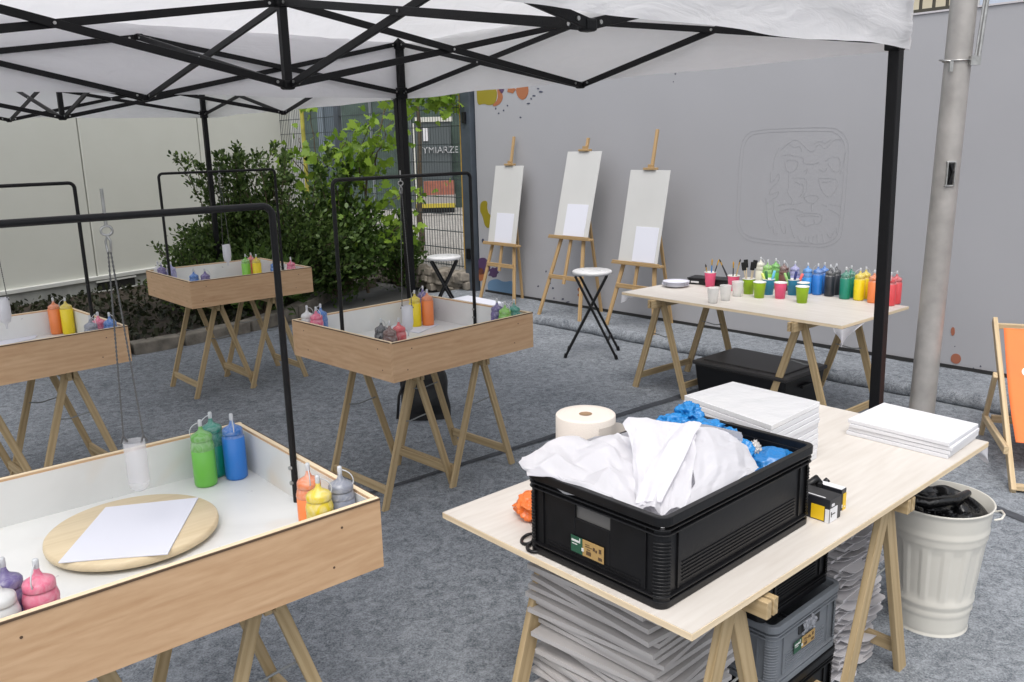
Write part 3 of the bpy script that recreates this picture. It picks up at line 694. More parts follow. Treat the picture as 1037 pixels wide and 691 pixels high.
# ------------------------------------------------------------------ tents
KT = 1.2; TL = 2.93*KT; TA = R(40.68); TD = Vector((1.297*KT, 2.975*KT, 0))
def tz(z): return HC+(z-HC)*KT
ZT, ZS, ZM, ZC = tz(2.287), tz(2.011), tz(1.962), tz(2.202); DZ = ZT-ZS
def tent(label, org, lean=(0, 0, 0)):
    r_ = thing('canopy_tent', label, 'tent', org, TA, 'white pop-up tents with black frames')
    L = TL; hw = .02
    def P(u, v, z): return Vector((u*L, v*L, z))
    corners = [(0, 0), (0, 1), (-1, 1), (-1, 0)]
    for (u, v) in corners:
        m_ = MB(); c = P(u, v, 0)
        ln_ = Vector(lean) if (u, v) == (0, 0) else Vector((0, 0, 0)); m_.bar(c+ln_*(1-.27/ZT)+Vector((0, 0, .27)), c+Vector((0, 0, ZT)), .045, .045, (1, 0, 0)); leg = m_.build('leg', BLACKT, r_, bevel=.003, world=False)
        m_ = MB(); m_.bar(c+ln_+Vector((0, 0, .0)), c+ln_*(1-.3/ZT)+Vector((0, 0, .3)), .034, .034, (1, 0, 0)); m_.build('inner_leg', BLACKT, leg, bevel=.002, world=False)
        m_ = MB(); m_.box(c+ln_+Vector((0, 0, .004)), (.09, .09, .008)); m_.build('foot_plate', BLACKT, leg, world=False)
        m_ = MB(); m_.box(c+Vector((0, 0, ZS)), (.062, .062, .075)); m_.build('slider', BLACKT, leg, bevel=.006, world=False)
        m_ = MB(); m_.box(c+Vector((0, 0, ZT)), (.058, .058, .07)); m_.build('top_bracket', BLACKT, leg, bevel=.006, world=False)
        for dd_ in ((1, 0), (0, 1)):
            m_ = MB(); m_.tube([c+Vector((dd_[0]*.032, dd_[1]*.032, ZS)), c+Vector((dd_[0]*.036, dd_[1]*.036, ZS))], .007, 8); m_.tube([c-Vector((dd_[0]*.032, dd_[1]*.032, -ZS)), c-Vector((dd_[0]*.036, dd_[1]*.036, -ZS))], .007, 8)
            m_.build('bolt', STEEL, leg, world=False)
    def scis(a, b, za, zb, off):
        """X of two bars between plan points a, b; za=(top,low) at a, zb at b"""
        a_, b_ = P(*a, 0), P(*b, 0); d = (b_-a_).normalized(); n = Vector((-d.y, d.x, 0))
        for k, (z1, z2) in enumerate(((za[0], zb[1]), (za[1], zb[0]))):
            o_ = n*(.009 if k else -.009)
            m_ = MB(); p, q = a_+o_+Vector((0, 0, z1)), b_+o_+Vector((0, 0, z2)); m_.bar(p, q, .013, .030, n)
            bar_ = m_.build('truss_bar', BLACKT, r_, bevel=.002, world=False)
            m_ = MB(); mid = (p+q)/2
            for e in (p.lerp(q, .03), mid, p.lerp(q, .97)):
                m_ = MB(); m_.tube([e-n*.011, e+n*.011], .006, 8); m_.build('rivet', STEEL, bar_, world=False)
    midz = (ZM+DZ, ZM)
    sides = [((0, 0), (0, 1)), ((0, 1), (-1, 1)), ((-1, 1), (-1, 0)), ((-1, 0), (0, 0))]
    for a, b in sides:
        m = ((a[0]+b[0])/2, (a[1]+b[1])/2)
        scis(a, m, (ZT, ZS), midz, 0); scis(m, b, midz, (ZT, ZS), 0)
        scis(m, (-.5, .5), midz, (ZC, ZC-DZ), 0)
        for z_ in (ZM, ZM+DZ): m_ = MB(); m_.box(P(*m, z_), (.042, .042, .034)); m_.build('joint_bracket', BLACKT, r_, bevel=.008, world=False)
    m_ = MB(); c = P(-.5, .5, 0); m_.bar(c+Vector((0, 0, ZC-DZ)), c+Vector((0, 0, ZT+.72)), .034, .034, Vector((1, 0, 0))); m_.build('center_pole', BLACKT, r_, bevel=.003, world=False)
    m_ = MB(); m_.box(P(-.5, .5, ZC), (.055, .055, .045)); m_.build('hub', BLACKT, r_, bevel=.01, world=False); m_ = MB(); m_.box(P(-.5, .5, ZC-DZ), (.052, .052, .036)); m_.build('hub', BLACKT, r_, bevel=.01, world=False)
    # roof: four slightly sagging panels
    m_ = MB(); pk = ZT+.78; e = .012
    def roof(i, j):
        u = -1-e+(1+2*e)*i; v = -e+(1+2*e)*j; du = abs(u+.5)*2; dv = abs(v-.5)*2; q = max(du, dv); 
        z = pk-(pk-ZT-.03)*q; sag = .07*math.sin(math.pi*min(1, q))*(1-abs(du-dv)**.5*0)*min(1, abs(du-dv)*3)
        z -= sag; z += .010*noise.noise(Vector((u*9, v*9, 0)))+.006*noise.noise(Vector((u*30, v*30, 2)))*q
        if q > .97: z -= .01
        return P(u, v, z)
    m_.grid(roof, 72, 72); m_.build('roof_fabric', FABRIC, r_, world=False)
    # valance
    m_ = MB(); vb = ZS-.035
    ring = [(e, -e), (e, 1+e), (-1-e, 1+e), (-1-e, -e)]
    for k in range(4):
        a, b = ring[k], ring[(k+1) % 4]
        def val(i, j, a=a, b=b, k=k):
            u = a[0]+(b[0]-a[0])*i; v = a[1]+(b[1]-a[1])*i; z = ZT+.03+(vb-ZT-.03)*j
            w_ = math.sin(math.pi*i)
            out = (.018*noise.noise(Vector((i*7+k*5, j*2.2, 1)))+.010*noise.noise(Vector((i*26, j*5+i*5, 4))))*j**.7*min(1, w_*6)+.008*min(1, w_*6)
            out += .006*math.sin(j*22+3*i)*math.exp(-min(i, 1-i)*14)
            dx, dy = (b[1]-a[1])/(1+2*e), -(b[0]-a[0])/(1+2*e)
            p = P(u, v, z+.012*noise.noise(Vector((i*6, 3+k, 0)))*j); return p+Vector((dx*out, dy*out, 0))
        m_.grid(val, 110, 12)
    m_.build('valance', FABRIC, r_, world=False)
    # straps in the roof corners
    return r_
t1 = tent('white pop-up canopy tent with black scissor frame in the foreground', TD, Matrix.Rotation(-TA, 3, 'Z') @ Vector((.045, 0, 0)))
dv = Vector((-math.sin(TA), math.cos(TA), 0))
dup(t1, TD+dv*(TL+.07), TA, 'white pop-up canopy tent joined on behind the foreground tent')

# ------------------------------------------------------------------ tray tables on trestles
TW_, TDp, TH_, TZ_ = .909, .837, .187, .857
ZFL = .722; ZB = TZ_-TH_
kk = .954
def trestle(parent, u0, v0, sp, ln, h, name='trestle', beamw=.034, over=0, swap=False, legw=.034, legt=.018, bdu=0):
    """A-frame trestle: spread along u from u0, length along v from v0. swap exchanges axes"""
    def Q(a, b, z): return Vector((b, a, z)) if swap else Vector((a, b, z))
    uc = u0+sp/2
    m_ = MB()
    for s_ in (-1, 1): m_.box(Q(uc+s_*.014+bdu, v0+ln/2-over/2+0*s_, h-.03), (Q(.02, ln+.06+over, .055 if not bdu else .044)), 0)
    tr = m_.build(name, PINE, parent, bevel=.002, world=False)
    for s_ in (-1, 1):
        for vv in (v0+.02, v0+ln-.02):
            m_ = MB(); vv2 = vv+.004*s_
            m_.bar(Q(uc+s_*sp/2, vv2, .0), Q(uc+s_*.012, vv2, h-.004), legw, legt, Q(1, 0, 0)); m_.build('leg', PINE, tr, bevel=.002, world=False)
        m_ = MB(); f_ = .14
        m_.bar(Q(uc+s_*(sp/2*(1-f_)+.012*f_), v0+.03, h*f_), Q(uc+s_*(sp/2*(1-f_)+.012*f_), v0+ln-.03, h*f_), .018, .042, Q(1, 0, 0)); m_.build('rail', PINE, tr, bevel=.002, world=False)
    for vv in (v0+.035, v0+ln-.035):
        m_ = MB(); f_ = .62
        x = sp/2*(1-f_)
        m_.tube([Q(uc-x, vv, h*f_), Q(uc-x*.3, vv, h*f_-.012), Q(uc+x*.4, vv, h*f_-.004), Q(uc+x, vv, h*f_)], .0035, 6); m_.build('strap', STRAP, tr, world=False)
    return tr
def tray_table(label, loc, ang):
    r_ = thing('tray_table', label, 'tray table', loc, ang, 'plywood tray tables on trestles')
    w, d, t = TW_, TDp, .016
    def panel(c, size, inner, nm='side_panel'):
        m_ = MB(); cx, cy, cz = c; sx, sy, sz = size
        # outer ply sheet and a thin melamine face on the inside
        m_.box(c, size, 0, 0)
        ox, oy = inner
        m_.box((cx+ox*(sx/2+.001), cy+oy*(sy/2+.001), cz-.003), (sx-.004 if oy else .002, .002 if oy else sy-.004, sz-.006), 0, 1)
        # light sawn edge on top and dark glue line
        m_.box((cx+ox*.001, cy+oy*.001, cz+sz/2+.001), (sx if oy else sx-.003, sy-.003 if oy else sy, .002), 0, 2)
        m_.box((cx-ox*(sx/2+.0002), cy-oy*(sy/2+.0002), cz+sz/2-.0005), (sx+.001 if oy else .003, .003 if oy else sy+.001, .0045), 0, 3)
        # screws
        for a in (-.36, .33):
            for b in (-.045, .05):
                if oy: p = Vector((cx+a+b*.3, cy-oy*(sy/2), cz+b)); m_.tube([p+Vector((0, oy*.004, 0)), p-Vector((0, oy*.0006, 0))], .0032, 8, 3)
                else: p = Vector((cx-ox*(sx/2), cy+a*.9+b*.3, cz+b)); m_.tube([p+Vector((ox*.004, 0, 0)), p-Vector((ox*.0006, 0, 0))], .0032, 8, 3)
        return m_.build(nm, [PLY, MELA, PLYEDGE, DARKEDGE], r_, world=False)
    zc = TZ_-TH_/2
    panel((w/2, t/2, zc), (w, t, TH_-.004), (0, 1)); panel((w/2, d-t/2, zc), (w, t, TH_-.004), (0, -1))
    panel((t/2, d/2, zc), (t, d-2*t-.002, TH_-.004), (1, 0)); panel((w-t/2, d/2, zc), (t, d-2*t-.002, TH_-.004), (-1, 0))
    m_ = MB(); m_.box((w/2, d/2, ZFL-.006), (w-2*t-.004, d-2*t-.004, .012)); m_.build('tray_floor', MELA, r_, world=False)
    # bent black frame
    zt = 1.562; x0, x1, y = .024, w-.024, d/2; c_ = .028; pts = [(x0, y, ZFL+.0), (x0, y, zt-c_)]
    for k in range(1, 6): a = k/6*math.pi/2; pts.append((x0+c_*(1-math.cos(a)), y, zt-c_+c_*math.sin(a)))
    pts += [(x0+c_, y, zt), (x1-c_, y, zt)]
    for k in range(1, 6): a = k/6*math.pi/2; pts.append((x1-c_+c_*math.sin(a), y, zt-c_+c_*math.cos(a)))
    pts += [(x1, y, zt-c_), (x1, y, ZFL+.0)]
    m_ = MB(); m_.tube(pts, .0095, 10); m_.build('hanging_frame', BLACKM, r_, world=False)
    m_ = MB()
    for x, s_ in ((x0, 1), (x1, -1)):
        for z in (TZ_-.03, TZ_-.075): m_.tube([(x+s_*.008, y, z), (x+s_*.015, y, z)], .006, 8)
    m_.build('fixing_bolt', STEEL, r_, world=False)
    trestle(r_, .02, .14, .44, .50, ZB); trestle(r_, .425, .11, .44, .50, ZB)
    return r_
def rotv(a, x, y): a = R(a); return Vector((x*math.cos(a)-y*math.sin(a), x*math.sin(a)+y*math.cos(a), 0))
M_ = tray_table('middle plywood tray table with black frame in the centre of the photo', Vector((-.559*kk, 3.859*kk, 0)), R(44.9))
Fp = Vector((-2.251*kk, 5.92*kk, 0)); F_ = dup(M_, Fp, R(41.29), 'smallest looking plywood tray table at the back by the shrubs')
Np = Vector((-.354*kk, 2.069*kk, 0)); N_ = dup(M_, Np-rotv(40.42, TW_, 0), R(40.42), 'nearest plywood tray table with round wooden turntable inside')
Lp = Vector((-2.035*kk, 4.426*kk, 0)); L_ = dup(M_, Lp-rotv(44.95, TW_, 0), R(44.95), 'plywood tray table cut off by the left edge behind the nearest one')

# ------------------------------------------------------------------ squeeze bottles
PC = dict(blue=(.02, .17, .55), green=(.14, .46, .06), teal=(.01, .28, .20), orange=(.80, .22, .06), yellow=(.78, .60, .01), grey=(.22, .24, .30), pink=(.80, .14, .26), white=(.75, .75, .74),
          purple=(.13, .09, .30), black=(.02, .022, .03), brown=(.15, .06, .045), red=(.70, .07, .08), lime=(.22, .55, .06), coral=(.80, .15, .12), cream=(.72, .70, .58), lilac=(.32, .32, .58), darkgreen=(.005, .20, .13), skyblue=(.05, .28, .68))
BCACHE = {}
def tinted(c, k=.22, a=.88, nm=''):
    col = PC[c]; t = [x*(1-k)+.72*k for x in col]
    nm = 'tinted_plastic_'+c
    if nm in MATS: return MATS[nm]
    m, nt, b = nodes(nm); b.inputs['Roughness'].default_value = .32; b.inputs['Alpha'].default_value = a
    tc = nt.nodes.new('ShaderNodeTexCoord'); oi = nt.nodes.new('ShaderNodeObjectInfo'); ad = nt.nodes.new('ShaderNodeVectorMath'); ad.operation = 'ADD'
    nt.links.new(tc.outputs['Object'], ad.inputs[0]); nt.links.new(oi.outputs['Random'], ad.inputs[1])
    n = nt.nodes.new('ShaderNodeTexNoise'); n.inputs['Scale'].default_value = 42; n.inputs['Detail'].default_value = 4; n.inputs['Distortion'].default_value = 1.5
    nt.links.new(ad.outputs[0], n.inputs['Vector']); cr = nt.nodes.new('ShaderNodeValToRGB'); e = cr.color_ramp.elements
    e[0].position = .34; e[1].position = .72; e[0].color = rgb([x*.9 for x in col]); e[1].color = rgb([x*(1-k*1.8)+.66*k*1.8 for x in col])
    nt.links.new(n.outputs['Fac'], cr.inputs[0]); nt.links.new(cr.outputs[0], b.inputs['Base Color']); MATS[nm] = m; return m
def bottle(color, loc, label, fill=.62, tall=1.0, rz=0, group='paint squeeze bottles'):
    key = (color, fill)
    h = .205; r0 = .0335
    if key not in BCACHE:
        b_ = thing('squeeze_bottle', label, 'bottle', loc, rz, group)
        paint = mat('paint_fill_'+color, PC[color], .33, coat=.15); tin = tinted(color)
        zf = .03+.115*fill*1.0
        m_ = MB(); m_.lathe([(0, 0), (r0*.86, 0), (r0*.97, .004), (r0, .012), (r0, zf), (r0*.985, zf+.0005)], n=24); m_.build('paint_body', paint, b_, world=False)
        m_ = MB(); prof = [(r0*.992, zf+.0005), (r0*.995, .116), (r0*1.02, .119), (r0*1.02, .124), (r0*.985, .128), (r0*.93, .136), (r0*.86, .141), (r0*.84, .143)]
        m_.lathe([p for p in prof if p[1] >= zf], n=24); m_.disc((0, 0, zf-.001), r0*.97, 24); m_.build('shoulder', tin, b_, world=False)
        m_ = MB(); m_.lathe([(r0*.84, .142), (r0*.91, .1425), (r0*.92, .146), (r0*.92, .155), (r0*.84, .160), (r0*.55, .166), (r0*.30, .171), (.0075, .176), (.006, .180), (.0042, .194), (0, .195)], n=20, wob=lambda a, z: 1+.02*math.cos(a*18) if .143 < z < .157 else 1)
        n_ = m_.build('nozzle_cap', tinted(color), b_, world=False)
        m_ = MB(); m_.lathe([(.0055, .186), (.006, .188), (.006, .203), (.0045, .206), (0, .206)], n=12)
        pts = [(0.006+.028*math.sin(t)*.95, 0, .196-.020*(1-math.cos(t))-.006*t) for t in [i/8*2.6 for i in range(9)]]
        m_.tube(pts, .0016, 5); m_.build('tip_cap', mat('milky_tip', (.62, .64, .66), .35, alpha=.85), n_, world=False)
        BCACHE[key] = b_
    else: b_ = dup(BCACHE[key], loc, rz, label, group)
    b_.rotation_euler = (0, 0, rz); b_.scale = (1, 1, tall); return b_
def hang_bottle(label, table, u, cut=False, up=0):
    p = fr(table, u, TDp/2, 1.562); zt = p.z
    r_ = thing('hanging_bottle', label, 'bottle', (p.x, p.y, .80), R(20), 'bottles hung upside down from the frames')
    zb = .80
    dz_ = .105 if cut else up
    zt0 = zt
    c = Vector((p.x, p.y, 0))
    m_ = MB()
    if cut: prof = [(r_0, z_+dz_) for r_0, z_ in [(.0, .775), (.014, .776), (.023, .784), (.0265, .80), (.0265, .905), (.025, .905), (.025, .80), (.0, .79)]]
    else: prof = [(r_0, z_+dz_) for r_0, z_ in [(0, .755), (.004, .757), (.0055, .775), (.010, .785), (.022, .792), (.026, .812), (.029, .825), (.029, .915), (.027, .915), (.027, .825), (.018, .80), (0, .80)]]
    m_.lathe(prof, c, 24); m_.build('bottle_body', CLEARB if cut else MILK, r_)
    m_ = MB(); m_.tube([c+Vector((0, 0, zt-.02)), c+Vector((0, 0, zt+.065 if cut else zt+.03))], .004, 8); 
    ring = [c+Vector((.011*math.cos(a), 0.006*math.cos(a), zt-.032+.011*math.sin(a))) for a in [i/14*6.2832 for i in range(14)]]
    m_.tube(ring, .0032, 6, closed=True); zt = zt+.018
    m_.tube([c+Vector((0, 0, zt-.062)), c+Vector((.006, 0, zt-.075)), c+Vector((.004, 0, zt-.10)), c+Vector((-.004, 0, zt-.10)), c+Vector((-.006, 0, zt-.075)), c+Vector((0, 0, zt-.062))], .003, 6)
    m_.build('eye_hook', STEEL, r_)
    # beaded chain / twisted cords
    m_ = MB(); topz = zt0-.08; 
    for s_ in (-1, 1):
        n = 90; a0 = c+Vector((s_*.003, 0, topz)); a1 = c+Vector((s_*.025, 0, .912+dz_)); pl = []
        for i in range(n+1):
            f = i/n; pl.append(a0.lerp(a1, f))
        rad = [.0015+.0012*(i % 2) for i in range(n+1)]
        m_.tube(pl, rad, 6)
        m_.tube([a1+Vector((-.006, -.004, -.012)), a1+Vector((0, 0, .010)), a1+Vector((.006, .003, -.010))], .0035, 6)
    m_.build('cord', mat('black_white_cord', (.11, .11, .11) if cut else (.25, .25, .27), .6), r_)
    return r_
hang_bottle('cut-off frosted bottle hanging on two cords over the nearest tray', N_, TW_*.5+.015, True)
hang_bottle('white bottle hanging nozzle down over the middle tray', M_, TW_*.5-.035)
hang_bottle('white bottle hanging nozzle down in front of the dark shrub', F_, TW_*.5, False, .12)
hang_bottle('white hanging bottle at the very left edge of the photo', L_, TW_*.5+.02, False, .10)

TABS = {NT_: t_ for NT_, t_ in (('nearest tray', N_), ('middle tray', M_), ('far tray by the shrubs', F_), ('tray at the left edge', L_), ('cut by the left edge', N_))}
BQ = []
def bt(color, px, py, label, fill=.62):
    p = at(px, py, .928); p.z = ZFL
    for k_, t_ in TABS.items():
        if k_ in label: BQ.append([color, t_, WM[t_.name].inverted() @ p, label, fill]); break
def clampb(q): q.x = min(max(q.x, .0525), TW_-.0525); q.y = min(max(q.y, .0525), TDp-.0525)
def place_bottles():
    for e in BQ:
        clampb(e[2])
        for k_, (a_, b_) in (('bright green', (.165, .108)), ('blue squeeze bottle in the back corner of the nearest', (.073, .118)), ('teal squeeze bottle peeping', (.113, .0535))):
            if e[3].startswith(k_): e[2].x, e[2].y = TW_-a_, TDp-b_
    for it in range(40):
        for a in range(len(BQ)):
            for b in range(a):
                if BQ[a][1] is BQ[b][1]:
                    d = BQ[a][2]-BQ[b][2]; d.z = 0; L = d.length
                    if L < .0715:
                        d = d.normalized() if L > 1e-5 else Vector((.7, .7, 0)); k = (.0717-L)/2; BQ[a][2] += d*k; BQ[b][2] -= d*k
        for e in BQ: clampb(e[2])
    for c_, t_, q, lb, fl in BQ:
        p = WM[t_.name] @ q; p.z = ZFL; bottle(c_, p, lb, fl, 1.0, random.uniform(0, 6.28))
NT = 'nearest tray'; MT = 'middle tray'; FT = 'far tray by the shrubs'; LT = 'tray at the left edge'
bt('green', 206, 413.5, 'bright green squeeze bottle left of the blue one in the '+NT, .72)
bt('blue', 231, 411.5, 'blue squeeze bottle in the back corner of the '+NT, .9)
bt('teal', 222, 405.5, 'teal squeeze bottle peeping out behind the green and blue ones in the '+NT)
bt('orange', 311, 469, 'orange squeeze bottle behind the yellow one in the '+NT, .75)
bt('yellow', 322, 481, 'yellow squeeze bottle at the front rim of the '+NT, .5)
bt('grey', 346.5, 471.5, 'paint-stained grey squeeze bottle in the right corner of the '+NT, .8)
bt('pink', 31, 567, 'pink squeeze bottle at the left front rim of the '+NT, .35)
bt('white', -3, 580, 'white squeeze bottle cut by the left edge in the '+NT, .7)
bt('purple', 3, 565, 'purple squeeze bottle cut by the left edge behind the white one', .6)
bt('brown', 394, 325.5, 'brown squeeze bottle in the front corner of the '+MT, .5)
bt('black', 385.5, 322.5, 'black squeeze bottle left of the brown one in the '+MT, .5)
bt('red', 403.4, 322, 'red squeeze bottle right of the brown one in the '+MT, .55)
bt('white', 308, 308.5, 'white squeeze bottle at the left corner of the '+MT, .7)
bt('pink', 316, 310, 'pink squeeze bottle at the left corner of the '+MT, .5)
bt('blue', 323, 308, 'blue squeeze bottle at the left corner of the '+MT, .5)
bt('yellow', 419.5, 294, 'yellow squeeze bottle in the back corner of the '+MT, .9)
bt('orange', 432, 293, 'orange squeeze bottle in the back corner of the '+MT, .98)
bt('purple', 427.5, 289.5, 'purple squeeze bottle behind the orange one in the '+MT, .6)
bt('purple', 503, 302.5, 'purple squeeze bottle at the right end of the '+MT, .62)
bt('lime', 511.4, 305, 'lime green squeeze bottle at the right end of the '+MT, .75)
bt('teal', 520, 303, 'teal squeeze bottle in the right corner of the '+MT, .8)
bt('white', 155.7, 265.3, 'white squeeze bottle at the left corner of the '+FT, .7)
bt('purple', 161, 266, 'purple squeeze bottle at the left corner of the '+FT, .7)
bt('lilac', 167, 265.6, 'lilac squeeze bottle beside the purple one in the '+FT)
bt('blue', 195.5, 272.3, 'blue squeeze bottle at the front corner of the '+FT, .4)
bt('purple', 207, 272, 'dark purple squeeze bottle at the front corner of the '+FT, .35)
bt('lime', 248, 257.5, 'light green squeeze bottle at the back rim of the '+FT, .9)
bt('coral', 253.6, 256, 'coral squeeze bottle between the green and yellow ones in the '+FT, .8)
bt('yellow', 259, 257.5, 'yellow squeeze bottle at the back rim of the '+FT, .95)
bt('blue', 277.5, 261.5, 'blue squeeze bottle behind the black frame leg in the '+FT, .6)
bt('pink', 294, 260.5, 'pink squeeze bottle at the right corner of the '+FT, .75)
bt('orange', 53, 301.5, 'orange squeeze bottle in the '+LT, .98)
bt('yellow', 65, 301.5, 'yellow squeeze bottle in the '+LT, .98)
bt('grey', 90.6, 319.5, 'grey squeeze bottle in the right corner of the '+LT, .45)
bt('pink', 99.5, 316, 'pink squeeze bottle in the right corner of the '+LT, .35)
bt('blue', 109, 316.5, 'blue squeeze bottle in the right corner of the '+LT, .7)
place_bottles()
# black corner caddy under the grey bottle
cc = at(346.5, 471.5, .928); cc.z = ZFL

# things in the trays
def slab(name, label, cat, corners, z, th, m, group=None, bevel=.001):
    c = sum((Vector((p[0], p[1], 0)) for p in corners), Vector())/len(corners); c.z = z
    r_ = MB(); loc = [(p[0]-c.x, p[1]-c.y, 0) for p in corners]; r_.prism(loc, (0, 0, th))
    o = r_.build(name, m, None, bevel=bevel); o.location = c; WM[o.name] = Matrix.Translation(c); return tag(o, label, cat, group)
dc = fr(N_, TW_-.425*.954/.941-.01, .425, ZFL)
pl_, pr_ = at(46, 548, ZFL+.02), at(221.5, 527, ZFL+.02); dc = (pl_+pr_)/2; rad = (pl_-pr_).length/2
r_ = thing('turntable', 'round pale wooden turntable board in the nearest tray', 'turntable', (dc.x, dc.y, ZFL))
m_ = MB(); mm = [(0, .008), (rad-.012, .008), (rad-.002, .013), (rad, .022), (rad-.001, .030), (rad-.006, .034), (0, .034)]
vs0 = len(m_.v); m_.lathe(mm, (dc.x, dc.y, ZFL), 72)
# rewrite uvs of the disc so the staves run one way
m_.uv = [[((m_.v[i][0]*.77+m_.v[i][1]*.64)*1.2, (m_.v[i][1]*.77-m_.v[i][0]*.64)*1.2+m_.v[i][2]) for i in f] for f in m_.f]
m_.build('board', DISCW, r_, bevel=0)
m_ = MB(); m_.lathe([(0, 0), (.06, 0), (.06, .008), (0, .008)], (dc.x, dc.y, ZFL), 24); m_.build('swivel', BLKPL, r_)
zc_ = ZFL+.0345
slab('primed_canvas', 'white square canvas panel lying on the round turntable', 'canvas', [at(107, 515, zc_), at(59, 571, zc_), at(170, 562, zc_), at(201, 505, zc_)], zc_, .004, PAPER)
slab('paper_sheet', 'white sheet of paper lying in the middle tray', 'paper', [at(407, 322, ZFL), at(445, 329, ZFL), at(424, 338, ZFL), at(395, 333, ZFL)], ZFL+.001, .003, PAPER)
slab('paper_sheet', 'white sheet of paper lying in the tray at the left edge', 'paper', [at(-6, 342, ZFL), at(40, 337, ZFL), at(36, 343, ZFL), at(-10, 353, ZFL)], ZFL+.001, .003, PAPER)
# ------------------------------------------------------------------ easels
def easel(label, t0, nb, zb, zt, nt, zmast, hw=.21, lean=0):
    base = W(t0, nb, .07); ang = R(42.614-90); r_ = thing('easel', label, 'easel', base, ang, 'wooden easels along the grey wall')
    def P(x, y, z): return Vector((x, y, z-.07))
    sl = (nt-nb)/(zt-zb)
    def yz(z): return (z-zb)*sl
    for s_ in (-1, 1):
        m_ = MB(); m_.bar(P(s_*.27, yz(.07)+.01, .07), P(s_*.035, yz(1.45)+.03, 1.45), .036, .018, (1, 0, 0)); m_.build('leg', EASELW, r_, bevel=.002, world=False)
    yr = min(WD-nb-.03, .42)
    m_ = MB(); m_.bar(P(.06, yr, .07), P(.0, yz(1.35)+.05, 1.35), .03, .018, (1, 0, 0)); m_.build('rear_leg', EASELW, r_, bevel=.002, world=False)
    m_ = MB(); m_.bar(P(0, yz(.42)-.005, .40), P(0, yz(zmast)+.012, zmast), .028, .02, (1, 0, 0)); m_.build('mast', EASELW, r_, bevel=.002, world=False)
    m_ = MB(); m_.bar(P(-.205, yz(.46), .46), P(.205, yz(.46), .46), .018, .04, (0, 1, 0)); m_.build('crossbar', EASELW, r_, bevel=.002, world=False)
    m_ = MB(); m_.box(P(0, -.012, zb-.014), (hw*2+.12, .06, .018)); m_.box(P(0, -.038, zb-.002), (hw*2+.10, .010, .026)); m_.build('shelf', EASELW, r_, bevel=.002, world=False)
    m_ = MB(); m_.box(P(0, yz(zt)-.004, zt+.012), (.13, .05, .020)); m_.box(P(0, yz(zt)+.0, zt+.035), (.045, .035, .03)); m_.build('top_clamp', EASELW, r_, bevel=.002, world=False)
    return r_, P, yz
def on_easel(e, zb, zt, hw, lab1, lab2, px):
    r_, P, yz = e; ang = R(42.614-90)
    b = thing('easel_board', lab1, 'board', WM[r_.name] @ P(0, 0, zb), ang, 'tall white boards on the easels')
    def Q(x, y, z): return WM[r_.name] @ P(x, y, z)
    m_ = MB(); th = .008; n_ = Vector((0, -1, 0))
    c8 = [Q(x, yz(z)-.004-dy, z) for x, z in ((-hw, zb), (hw, zb), (hw, zt), (-hw, zt)) for dy in (0,)]
    f8 = [Q(x, yz(z)-.004-th, z) for x, z in ((-hw, zb), (hw, zb), (hw, zt), (-hw, zt))]
    m_.add(c8+f8, [(0, 1, 2, 3), (7, 6, 5, 4), (0, 4, 5, 1), (1, 5, 6, 2), (2, 6, 7, 3), (3, 7, 4, 0)]); m_.build('board_panel', BOARD, b, bevel=.0015)
    x0, x1, z0, z1 = px
    s = thing('canvas_sheet', lab2, 'sheet', WM[r_.name] @ P(0, -.02, z0), ang, 'small white sheets on the easel boards')
    m_ = MB(); f8 = [Q(x, yz(z)-.0125-th*.0, z) for x, z in ((x0, z0), (x1, z0), (x1, z1), (x0, z1))]; g8 = [Q(x, yz(z)-.016, z) for x, z in ((x0, z0), (x1, z0), (x1, z1), (x0, z1))]
    m_.add(f8+g8, [(0, 1, 2, 3), (7, 6, 5, 4), (0, 4, 5, 1), (1, 5, 6, 2), (2, 6, 7, 3), (3, 7, 4, 0)]); m_.build('sheet_face', PAPER, s)
e1 = easel('leftmost of the three wooden easels, beside the purple and blue paint splashes', 6.66, 6.02, .69, 1.485, 6.16, 1.78)
on_easel(e1, .69, 1.485, .215, 'tall narrow white board on the leftmost easel', 'white sheet leaning low on the leftmost easel board', (-.11, .15, .70, 1.0))
e2 = easel('middle wooden easel, standing highest of the three against the grey wall', 5.53, 5.88, .84, 1.622, 6.08, 1.745)
on_easel(e2, .84, 1.622, .215, 'tall narrow white board on the middle easel', 'white sheet leaning low on the middle easel board', (-.10, .165, .85, 1.14))
e3 = easel('rightmost of the three wooden easels, behind the folding stool', 4.68, 5.82, .672, 1.458, 5.985, 1.80)
on_easel(e3, .672, 1.458, .215, 'tall narrow white board on the rightmost easel', 'white sheet leaning low on the rightmost easel board', (-.06, .185, .683, .98))

